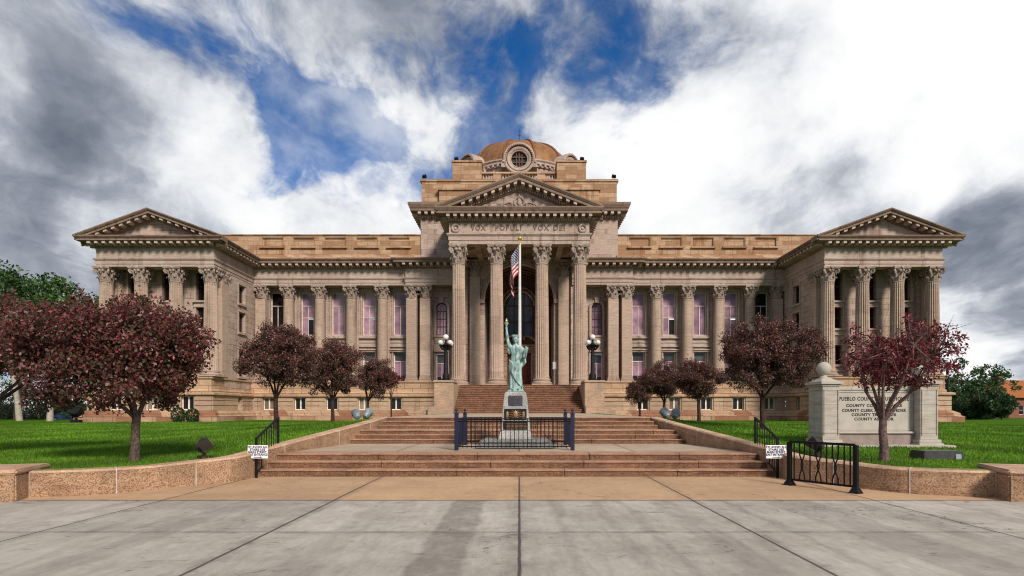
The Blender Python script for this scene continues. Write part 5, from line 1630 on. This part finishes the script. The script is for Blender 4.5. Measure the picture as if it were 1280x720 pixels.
def tree(name, label, cat, x, y, z0, fork, crown_c, crown_r, nclump, n_per, clump_r, leaf, pal, bark, trunk_r, seed, group=None, lean=0, nlimb=6, shell=.55, twig=.012, bottom=-.55, top_pal=None, open_=False):
    """crown_c, crown_r relative to the trunk base; limbs rise from the fork to the clumps that carry the leaves."""
    rs = np.random.default_rng(seed)
    root = thing(name, label, cat, (x,y,z0), 0, group)
    cc = np.array(crown_c, float); cr = np.array(crown_r, float)
    cents = []
    tries = 0
    while len(cents) < nclump and tries < 20000:
        tries += 1
        d = rs.normal(size=3); d /= np.linalg.norm(d)
        r_ = rs.uniform(shell, 1.0)**.6
        if d[2]*r_ < bottom: continue
        wob = 1 + .16*math.sin(3*math.atan2(d[1],d[0])+seed) + .10*math.sin(5*d[2]+seed*2)
        p = cc + d*cr*r_*wob
        if open_:                      # young tree: fans out upwards, heavier to one side at the top
            tt = (p[2]-cc[2])/cr[2]*.5+.5
            p[0] = cc[0]+(p[0]-cc[0])*(.62+.42*tt)+.22*(tt-.45); p[1] = cc[1]+(p[1]-cc[1])*(.65+.4*tt)
        if all(np.linalg.norm((p-q)/cr) > .14 for q in cents): cents.append(p)
    inner = []
    for _ in range(int(nclump*.35)):
        d = rs.normal(size=3); d /= np.linalg.norm(d); inner.append(cc + d*cr*rs.uniform(.1,.55))
    mb = MB()
    f = Vector((lean, 0, fork))
    mb.tube([(0,0,-.1),(0,0,.03),(lean*.25+.01,0,fork*.35),(lean*.6-.01,.01,fork*.7),f], [trunk_r*1.5,trunk_r*1.25,trunk_r,trunk_r*.92,trunk_r*.88], 10)
    limbs = []
    for k in range(nlimb):
        a = 2*PI*k/nlimb + rs.uniform(-.3,.3)
        tip = Vector(cc + np.array([math.cos(a)*cr[0]*.55, math.sin(a)*cr[1]*.55, cr[2]*rs.uniform(-.05,.45)]))
        mid = f.lerp(tip, .5) + Vector((math.cos(a)*cr[0]*.08, math.sin(a)*cr[1]*.08, -.06*cr[2]))
        mb.tube([f-Vector((0,0,.08)), f.lerp(mid,.5)+Vector((0,0,.02)), mid, tip], [trunk_r*.52, trunk_r*.42, trunk_r*.30, trunk_r*.13], 7)
        limbs.append((f, mid, tip))
    for c in cents + inner:
        c = Vector(c)
        best = min(limbs, key=lambda L: min((L[1]-c).length, (L[2]-c).length))
        s = best[1] if (best[1]-c).length < (best[2]-c).length else best[2]
        m = s.lerp(c, .55) + Vector(rs.normal(size=3)*.05*(c-s).length)
        mb.tube([s, m, c], [twig*1.6, twig, twig*.4], 5)
        if open_:
            for _ in range(3):
                e = c + Vector(rs.normal(size=3))*clump_r*1.1; mb.tube([c, c.lerp(e,.6), e], [twig*.5,twig*.35,twig*.15], 4)
    mb.build('trunk', bark, root, 50)
    allc = cents+inner
    sizes = [clump_r*rs.uniform(.7,1.3)*np.array([1,1,.8]) for _ in allc]
    co, k, col = leaf_cloud(allc, sizes, n_per, leaf[0], leaf[1], pal, rs)
    if top_pal is not None:           # young red shoots carry the outermost tips
        nt = int(len(cents)*n_per*.13)
        idx = rs.integers(0, len(cents), nt)
        tips = np.array([cents[i] for i in idx]); rad = (tips-cc)/cr
        tips = tips + rad*cr*rs.uniform(.0,.10,(nt,1)) + rs.normal(size=(nt,3))*clump_r*.40
        sel = tips[:,2] > cc[2]-cr[2]*.1
        co2, k2, col2 = leaf_cloud(tips[sel], [np.array([leaf[0]]*3)]*int(sel.sum()), 3, leaf[0]*.9, leaf[1]*.8, top_pal, rs)
        co = np.concatenate([co,co2]); col = np.concatenate([col,col2])
    link('crown', np_mesh('crown', co, k, col, M['leaf']), root)
    return root

ROW = 'purple leaved trees in rows along the walk'
def Z(x,y): return lawn_z(x,y)-.02
tree('purple_tree','large purple leaved tree with a wide crown on the left lawn near the granite wall','tree',-8.02,12.0,Z(-8,12),1.0,(-.32,.1,2.24),(1.64,1.45,1.18),190,165,.34,(.076,.050),PURPLE,M['bark'],.090,3,None,.05,5,.5,.014,-.72,RED+PURPLE)
tree('purple_tree','purple leaved tree at the left edge behind the largest one','tree',-13.3,13.9,Z(-13.3,13.9),.8,(1.0,.1,2.72),(2.1,1.5,.85),140,140,.33,(.078,.050),PURPLE,M['bark'],.11,5,None,0,7,.5,.014,-.62,RED+PURPLE)
for (x,y,cx,cz,rx,rz,n,lab,sd,fk) in (
    (-9.25,21.9,.22,2.62,1.34,1.18,105,'round purple leaved tree rising behind the left handrail',11,1.05),
    (-9.2,28.4,.0,2.75,1.32,1.30,105,'dark purple tree in the left row beside the grey floodlights',12,.95),
    (-9.2,35.0,.45,2.60,1.05,1.15,80,'smaller dark purple tree third in the left row towards the entrance',13,1.0),
    (9.2,21.8,.18,2.72,1.80,1.30,140,'broad dark purple tree left of the stone sign',15,1.05),
    (9.2,29.5,-.1,2.25,1.12,.92,85,'purple tree second in the right row behind the grey floodlights',16,1.0),
    (9.2,36.5,-.2,2.50,1.28,1.12,95,'purple tree third in the right row nearer the entrance stairs',17,1.0),
    (9.0,43.0,-.0,2.1,1.05,1.0,70,'smallest purple tree in the right row next to the stairs',18,.9)):
    tree('purple_tree',lab,'tree',x,y,Z(x,y),fk+.22,(cx,.0,cz),(rx,rx,rz),n,190,.30,(.075,.047),PURPLE_DARK,M['bark_red'],.085,sd,ROW,0,5,.45,.012,-.82,RED+PURPLE)
tree('purple_tree','slim young reddish tree at the end of the left row by the stairs','tree',-9.2,41.4,Z(-9.2,41.4),1.6,(.0,.0,2.85),(.68,.68,.68),26,70,.24,(.11,.07),RED+PURPLE,M['bark_red'],.05,19,ROW,0,4,.3,.012,-.8)
tree('plum_tree','open branched red plum tree standing before the stone sign','tree',7.6,12.0,Z(7.6,12),.92,(.24,.05,2.12),(1.24,1.1,.95),105,34,.17,(.085,.036),RED,M['bark_plum'],.085,23,None,-.02,9,.35,.011,-.55,None,True)

def shrub(x, y, w, h, lab):
    r = thing('topiary_shrub', lab, 'shrub', (x,y,Z(x,y)))
    rs = np.random.default_rng(int(abs(x*10)))
    mb = MB(); mb.tube([(0,0,-.1),(0,0,h*.5)],[.05,.02],6); mb.build('stem', M['bark'], r)
    cs = []; sz = []
    for _ in range(260):
        a = rs.uniform(0,2*PI); t = rs.random(); rad = w*.5*(max(0,1-abs(2*t-.86)**2.4))**.5*rs.uniform(.86,1)
        cs.append((rad*math.cos(a), rad*math.sin(a), .06+t*h*.94)); sz.append(np.array([.06,.06,.06]))
    co,k,col = leaf_cloud(cs, sz, 24, .065,.04, DEEP, rs)
    link('crown', np_mesh('crown', co,k,col, M['leaf']), r)
shrub(-26.9,45.4,1.0,1.25,'clipped dark green shrub at the foot of the left wing, the rounder of two')
shrub(-25.7,45.3,.95,1.15,'clipped dark green shrub at the foot of the left wing corner, the lumpier of two')

# ---- far trees, car, lamp, house
def big_tree(name, lab, cat, x, y, z, h, crown_z, rx, rz, pal, bark, tr, seed, n=90, per=70, cl=1.1, leaf=(.42,.28), fork=None, shell=.5, bottom=-.7, group=None):
    return tree(name, lab, cat, x, y, z, fork or h*.35, (0,0,crown_z), (rx,rx,rz), n, per, cl, leaf, pal, bark, tr, seed, group, .1, 7, shell, .05, bottom)
big_tree('broad_tree','tall bright green tree rising behind the purple trees at far left','tree',-54,62,-.2,16,11.0,7.2,5.6,GREEN,M['bark'],.35,31,150,90,1.3)
for (x,y,ln,lab,sd) in ((-42.5,49,-.9,'pale barked leaning trunk behind the purple trees, with low branches',41),(-39.6,48.6,.35,'pale barked trunk nearest the left wing',42),(-45.6,50,-.15,'pale barked trunk at the left edge of the picture',43)):
    tree('pale_tree',lab,'tree',x,y,-.05+lawn_z(x,y),5.6,(0,0,8.0),(2.6,2.6,2.2),40,50,.8,(.3,.2),GREEN,M['bark_white'],.2,sd,None,ln,5,.3,.03)
def bush(x, y, w, h, pal, lab, seed, cat='bush', d=None):
    r = thing('bush', lab, cat, (x,y,lawn_z(x,y)-.3))
    rs = np.random.default_rng(seed)
    cs = []; sz = []
    mb = MB()
    for k in range(9):
        a = 2*PI*k/9; mb.tube([(0,0,0),(math.cos(a)*w*.2,math.sin(a)*w*.2,h*.5),(math.cos(a)*w*.4,math.sin(a)*w*.4,h*.85)],[.08,.05,.02],5)
    mb.build('stem', M['bark'], r)
    for _ in range(70):
        a = rs.uniform(0,2*PI); q = rs.random()**.5; t = rs.random()
        cs.append((w*.5*q*math.cos(a), (d or w)*.5*q*math.sin(a), h*(.1+.85*t*(1-.35*q*q)))); sz.append(np.array([.5,.5,.45])*max(.6,h/3))
    co,k,col = leaf_cloud(cs, sz, 55, .26,.16, pal, rs)
    link('crown', np_mesh('crown', co,k,col, M['leaf']), r)
for i,(x,y,w,h,p,l) in enumerate(((-60,72,9,5.5,TAN,'olive bush behind the pale trunks at far left, the largest'),(-52.5,70,6,3.8,DEEP,'dark green bush between two pale trunks'),(-70,76,10,6,DEEP,'dark green bush at the left edge behind the trunks'),
        (-46.8,76,5,5.0,TAN,'olive bush behind the blue car'))): bush(x,y,w,h,p,l,50+i)
big_tree('green_tree','airy green tree with an irregular crown right of the right wing','tree',72,92,-.7,10,5.9,5.4,4.1,GREEN+DEEP+GREEN,M['bark'],.28,61,75,48,.78,(.36,.24),2.6,.35,-.75)
big_tree('green_tree','airy green tree partly hidden behind the right wing base','tree',64.5,90,-.7,8,3.4,3.4,2.6,DEEP,M['bark'],.22,62,60,60,.95,(.40,.26),1.6,.3,-.85)
big_tree('dense_tree','dense low dark green tree in front of the airy one at right','tree',65.0,80,-.45,5,2.4,3.5,2.3,DEEP,M['bark'],.2,63,110,110,.7,(.3,.17),.6,.2,-.95)
big_tree('green_tree','small green tree before the orange roofed house at right','tree',84.5,92,-.7,5,3.6,2.4,2.4,GREEN,M['bark'],.14,64,40,55,.7,(.32,.2),1.4,.3,-.8)
bush(91,100,4,2.2,DEEP,'small dark bush below the wall of the orange roofed house',71)

def car(x, y, z, rz, paint, lab):
    r = thing('parked_car', lab, 'car', (x,y,z), rz)
    Lh, W = 2.15, .86
    prof = [(-2.15,.35),(-2.18,.62),(-2.1,.82),(-1.2,.95),(-.55,1.38),(.65,1.42),(1.35,1.02),(2.0,.92),(2.14,.7),(2.12,.35)]
    mb = MB()
    vs = []
    for (px, pz) in prof:
        k = .74 if pz > 1.2 else (.9 if pz > .9 else 1)
        vs += [(px,-W*k,pz),(px,W*k,pz)]
    n = len(prof); fs = [tuple(2*i for i in range(n-1,-1,-1)), tuple(2*i+1 for i in range(n))]
    for i in range(n):
        j = (i+1)%n; fs.append((2*i,2*j,2*j+1,2*i+1))
    mb.add(vs, fs); body = mb.build('body', paint, r, 0, .05)
    for (p0,p1) in (((-1.05,.99),(-.55,1.33)),):
        pass
    for e in (-1,1):
        mb = MB(); v = []
        for (px,pz,k) in ((-.98,.98,.905),(-.5,1.32,.775),(.1,1.34,.775),(.1,.98,.905)): v.append((px,e*(W*k+.02),pz))
        mb.add(v,[(0,1,2,3)]); mb.build('side_window', M['dark_glass'], body)
        mb = MB(); v = []
        for (px,pz,k) in ((.17,.98,.905),(.17,1.34,.775),(.66,1.35,.775),(1.2,1.03,.89)): v.append((px,e*(W*k+.02),pz))
        mb.add(v,[(0,1,2,3)]); mb.build('side_window', M['dark_glass'], body)
        mb = MB(); mb.box(2.08,2.16,e*.68-.12,e*.68+.12,.64,.78); mb.build('headlight', M['reflector'], r)
        mb = MB(); mb.box(-2.2,-2.12,e*.68-.12,e*.68+.12,.66,.82); mb.build('tail_light', M['door'], r)
        for px in (-1.35,1.32):
            mb = MB(); mb.lathe([(.2,-.1),(.31,-.1),(.33,-.06),(.33,.06),(.31,.1),(.2,.1)], px, e*.8, 22, axis='y', cz=.33); w_ = mb.build('wheel', M['rubber'], r, 40)
            mb = MB(); mb.lathe([(0,-.085),(.06,-.10),(.2,-.075),(.2,.075),(.06,.10),(0,.085)], px, e*.8, 18, axis='y', cz=.33); mb.build('rim', M['alloy'], w_, 40)
    for (a,b) in (((-1.12,.975),(-.6,1.345)),((1.28,1.07),(.72,1.40))):
        mb = MB(); s = .02 if a[0] > 0 else -.02
        mb.add([(a[0]+s,-.68,a[1]+.02),(a[0]+s,.68,a[1]+.02),(b[0]+s,.58,b[1]+.02),(b[0]+s,-.58,b[1]+.02)],[(0,1,2,3)]); mb.build('windscreen', M['dark_glass'], body)
car(-53.2,68.5,-.06,R(4),M['car_paint'],'blue parked car glimpsed under the purple trees at left')
car(-62,70.5,-.06,R(4),M['car_dark'],'dark parked car at the far left edge behind the trunks')
mb = MB(); mb.box(-120,-45,66.5,74,-.3,-.06); tag(mb.build('side_street', M['asphalt']), kind='structure')
sl = thing('street_lamp', 'dark curved arm street lamp above the trees at right', 'street lamp', (46.1,62,-.2)); sl.scale = (1,1,1.06)
mb = MB(); mb.tube([(0,0,0),(0,0,6.4)],[.15,.12],10); mb.lathe([(.22,0),(.2,.6),(.13,.8)],0,0,12); mb.build('pole', M['black'], sl)
mb = MB(); mb.tube([(0,0,6.0),(.35,0,6.05),(.7,0,6.35),(1.1,0,6.75),(1.5,0,6.85),(1.62,0,6.75)],[.09,.085,.08,.08,.08,.08],8); mb.build('arm', M['black'], sl)
mb = MB(); mb.lathe([(.05,6.78),(.09,6.68),(.12,6.55),(.30,6.4),(.31,6.36)],1.62,0,16); h = mb.build('lamp_shade', M['black'], sl, 40)
mb = MB(); mb.lathe([(0,6.30),(.14,6.33),(.2,6.37)],1.62,0,14); mb.build('lens', M['globe'], h)
ho = thing('brick_house', 'red brick house with orange tiled roof at the right edge', 'house', (101,112,-.9))
mb = MB(); wh = [(1.2,2.2,1.4,3.2),(4.2,5.2,1.4,3.2),(7.5,8.8,.1,2.4),(11,12,1.4,3.2)]
wall_holes(mb,(-8,0,0),(1,0,0),(0,-1,0),0,16,0,4.9,wh,.25)
for x in (-8,8): mb.add([(x,0,0),(x,12,0),(x,12,4.9),(x,0,4.9)],[(0,1,2,3)])
mb.add([(-8,12,0),(8,12,0),(8,12,4.9),(-8,12,4.9)],[(0,1,2,3)])
mb.build('wall', M['brick'], ho)
mb = MB(); e = .7
mb.add([(-8-e,-e,4.7),(8+e,-e,4.7),(8+e,12+e,4.7),(-8-e,12+e,4.7),(-4.5,6,8.4),(4.5,6,8.4)],[(0,1,5,4),(1,2,5),(2,3,4,5),(3,0,4),(0,3,2,1)])
rf = mb.build('roof', M['tile'], ho)
mb = MB(); mb.box(-4.4,-3.4,4.2,5.2,6.8,9.4); mb.box(-4.5,-3.3,4.1,5.3,9.4,9.6); mb.build('chimney', M['brick'], rf)
for (a,b,c,d_) in wh:
    mb = MB(); x0,x1 = a-8,b-8
    for q in ((x0,x1,c,c+.08),(x0,x1,d_-.08,d_),(x0,x0+.08,c+.08,d_-.08),(x1-.08,x1,c+.08,d_-.08),(x0+.08,x1-.08,(c+d_)/2-.03,(c+d_)/2+.03)): mb.box(q[0],q[1],.1,.2,q[2],q[3])
    w_ = mb.build('window', M['white_frame'], ho)
    mb = MB(); mb.box(x0+.02,x1-.02,.16,.19,c+.02,d_-.02); mb.build('pane', M['dark_glass'], w_)
# far wood beyond the town edge
rs = np.random.default_rng(77); cs=[]; sz=[]
for k in range(420):
    a = rs.uniform(-1.15,1.15); d_ = rs.uniform(190,260)
    if abs(a) < .55: continue
    cs.append((d_*math.sin(a)*1.4, d_*math.cos(a)+60, rs.uniform(-.5,3.0))); sz.append(np.array([6,6,2.6]))
co,k,col = leaf_cloud(cs, sz, 60, 1.8, 1.2, DEEP, rs)
tag(link('distant_wood', np_mesh('distant_wood', co,k,col,M['leaf'])), 'low dark green wood along the far skyline', 'wood', kind='stuff')
# ================================================================== SKY, SUN, CAMERA
EXPO = 1.5
STR = .07
w = bpy.data.worlds.new('World'); scene.world = w; w.use_nodes = True
t = NT(w.node_tree); bg = w.node_tree.nodes['Background']
SUN_EL, SUN_AZ = R(34), R(152)      # azimuth clockwise from +Y: behind the camera, to the right
sky = t.n('ShaderNodeTexSky', sky_type='NISHITA'); sky.sun_disc = False
sky.sun_elevation = SUN_EL; sky.sun_rotation = SUN_AZ; sky.altitude = 1400; sky.air_density = 1.0; sky.dust_density = .3; sky.ozone_density = 3
tc = t.n('ShaderNodeTexCoord'); n = tc.outputs['Generated']
sep = t.n('ShaderNodeSeparateXYZ'); t.set(sep.inputs[0], n)
nz = t.math('MAXIMUM', sep.outputs[2], .0)
k = t.math('DIVIDE', 1.0, t.math('ADD', nz, .22))
q = t.vmath('SCALE', n, k)                      # cloud deck: directions projected on a high layer
q = t.vmath('MULTIPLY', q, (1.0, .62, .0))
w1 = t.n('ShaderNodeTexNoise'); t.set(w1.inputs['Vector'], q); w1.inputs['Scale'].default_value = 1.9; w1.inputs['Detail'].default_value = 6
wv = t.vmath('SUBTRACT', w1.outputs['Color'], (.5,.5,.5))
qw = t.vmath('ADD', q, t.vmath('SCALE', wv, .50))
n1 = t.noise(qw, 3.1, 10, .57, .0)
n2a = t.noise(t.vmath('ADD', qw, (5.2,1.3,2.7)), 2.2, 8, .56, .2)
n2b = t.noise(t.vmath('ADD', t.vmath('ADD', n, t.vmath('SCALE', wv, .12)), (3.7,6.3,9.1)), 3.6, 10, .60, .35)
n2 = t.math('ADD', t.math('MULTIPLY', n2a, .5), t.math('MULTIPLY', n2b, .5))
n3 = t.noise(t.vmath('ADD', t.vmath('ADD', n, t.vmath('SCALE', wv, .2)), (1.7,8.3,4.1)), 8.5, 11, .60, .15)   # puffs
nw = t.vmath('ADD', n, t.vmath('SCALE', wv, .34))
def lobe(u, v, r, amt):
    d = Vector(((u-649)/720, 1, (512-v)/720)).normalized()
    dist = t.vmath('DISTANCE', nw, tuple(d))
    return t.ramp(dist, r, 0, 0, amt)
def total(lst):
    s = None
    for a in lst:
        x = lobe(*a); s = x if s is None else t.math('ADD', s, x)
    return s
cover = total([(400,145,.18,-.66),(650,110,.20,-.30),(770,60,.20,-.28),(850,40,.16,-.34),(130,20,.10,-.30),(700,75,.05,.25),(560,190,.24,-.04),(240,60,.16,-.30),(350,205,.2,-.26),(520,255,.2,-.2),(690,190,.14,-.12),(90,20,.2,-.10),
               (480,110,.2,.08),(710,135,.12,.16),(1010,210,.6,.40),(1200,60,.5,.3),(60,230,.45,.32),(300,300,.36,.20),(430,270,.22,.06),(1230,420,.3,.2)])
bright = total([(1010,190,.36,.46),(1160,60,.5,.40),(870,250,.30,.36),(800,215,.2,.24),(1270,60,.4,.2),(365,30,.18,.14),(290,270,.22,.24),(380,265,.22,.22),(480,120,.2,.14),(560,60,.16,.12),(715,140,.11,.24),(440,285,.14,.14),
                (60,150,.13,-.20),(50,210,.17,-.26),(110,190,.10,-.14),(50,310,.2,-.12),(190,245,.10,-.12),(90,50,.22,.22),(20,110,.1,.15),(200,170,.14,.12),(30,40,.2,-.1),
                (1250,312,.16,-.60),(1180,340,.12,-.2),(1285,275,.14,-.30),(990,255,.2,-.42),(920,258,.16,-.30),(1080,262,.16,-.24),(1270,415,.05,-.3),(1235,400,.16,.34),(1150,395,.16,.24),(1250,455,.14,.2),(1090,245,.2,-.14),(960,40,.18,-.26),(860,40,.2,-.2)])
fine = t.math('MULTIPLY', t.math('SUBTRACT', n3, .5), .55)
cov = t.math('ADD', t.math('ADD', t.math('MULTIPLY', t.math('SUBTRACT', n1, .5), 1.5), .60), t.math('ADD', cover, t.math('MULTIPLY', fine, 2.0)))
mask = t.math('MAXIMUM', t.ramp(cov, .20, .68), t.ramp(n2, .40, .64, .0, .60))
br = t.math('ADD', t.math('ADD', t.math('MULTIPLY', t.math('SUBTRACT', n2, .5), 2.7), .53), bright)
br = t.math('ADD', br, t.math('MULTIPLY', fine, 2.0))
br = t.math('SUBTRACT', br, t.math('MULTIPLY', t.math('SUBTRACT', 1.0, mask), .14))
cr = t.n('ShaderNodeValToRGB'); t.set(cr.inputs[0], t.math('DIVIDE', t.math('ADD', br, .5), 1.7))
el = cr.color_ramp.elements
el[0].position = .0; el[0].color = (.06,.075,.105,1)
el[1].position = 1.0; el[1].color = (1.0,1.0,1.0,1)
for p, c in ((-.15,(.11,.13,.175,1)),(.15,(.19,.215,.27,1)),(.42,(.33,.36,.42,1)),(.64,(.56,.59,.645,1)),(.84,(.80,.82,.85,1)),(1.02,(.93,.935,.945,1))):
    q_ = el.new((p+.5)/1.7); q_.color = c
cloud = t.vmath('SCALE', cr.outputs[0], 1.02/(2**EXPO)/STR)
blue = t.vmath('MULTIPLY', sky.outputs[0], (.055,.34,.58))
col = t.mix(mask, blue, cloud)
t.set(bg.inputs['Color'], col); bg.inputs['Strength'].default_value = STR

sl = bpy.data.lights.new('sun', 'SUN'); sl.energy = 1.5; sl.angle = R(13); sl.color = (1.0,.905,.80)
so = bpy.data.objects.new('sun', sl); COL.objects.link(so)
dv = Vector((math.sin(SUN_AZ)*math.cos(SUN_EL), math.cos(SUN_AZ)*math.cos(SUN_EL), math.sin(SUN_EL)))
so.rotation_euler = (-dv).to_track_quat('-Z','Y').to_euler(); so.location = dv*200

cam = bpy.data.cameras.new('camera'); cam.lens = 36*720/1280; cam.sensor_width = 36; cam.sensor_fit = 'HORIZONTAL'
cam.shift_x = -9/1280; cam.shift_y = (512-360)/1280; cam.clip_start = .1; cam.clip_end = 5000
co_ = bpy.data.objects.new('camera', cam); COL.objects.link(co_); co_.location = (0,0,1.5); co_.rotation_euler = (PI/2,0,0)
scene.camera = co_
vs_ = scene.view_settings; vs_.view_transform = 'Standard'; vs_.look = 'None'; vs_.gamma = 1; vs_.exposure = EXPO; vs_.use_curve_mapping = False
scene.cycles.use_denoising = True
scene.cycles.max_bounces = 6; scene.cycles.diffuse_bounces = 3; scene.cycles.glossy_bounces = 2; scene.cycles.transmission_bounces = 2
scene.cycles.pixel_filter_type = 'BLACKMAN_HARRIS'; scene.cycles.filter_width = 1.05
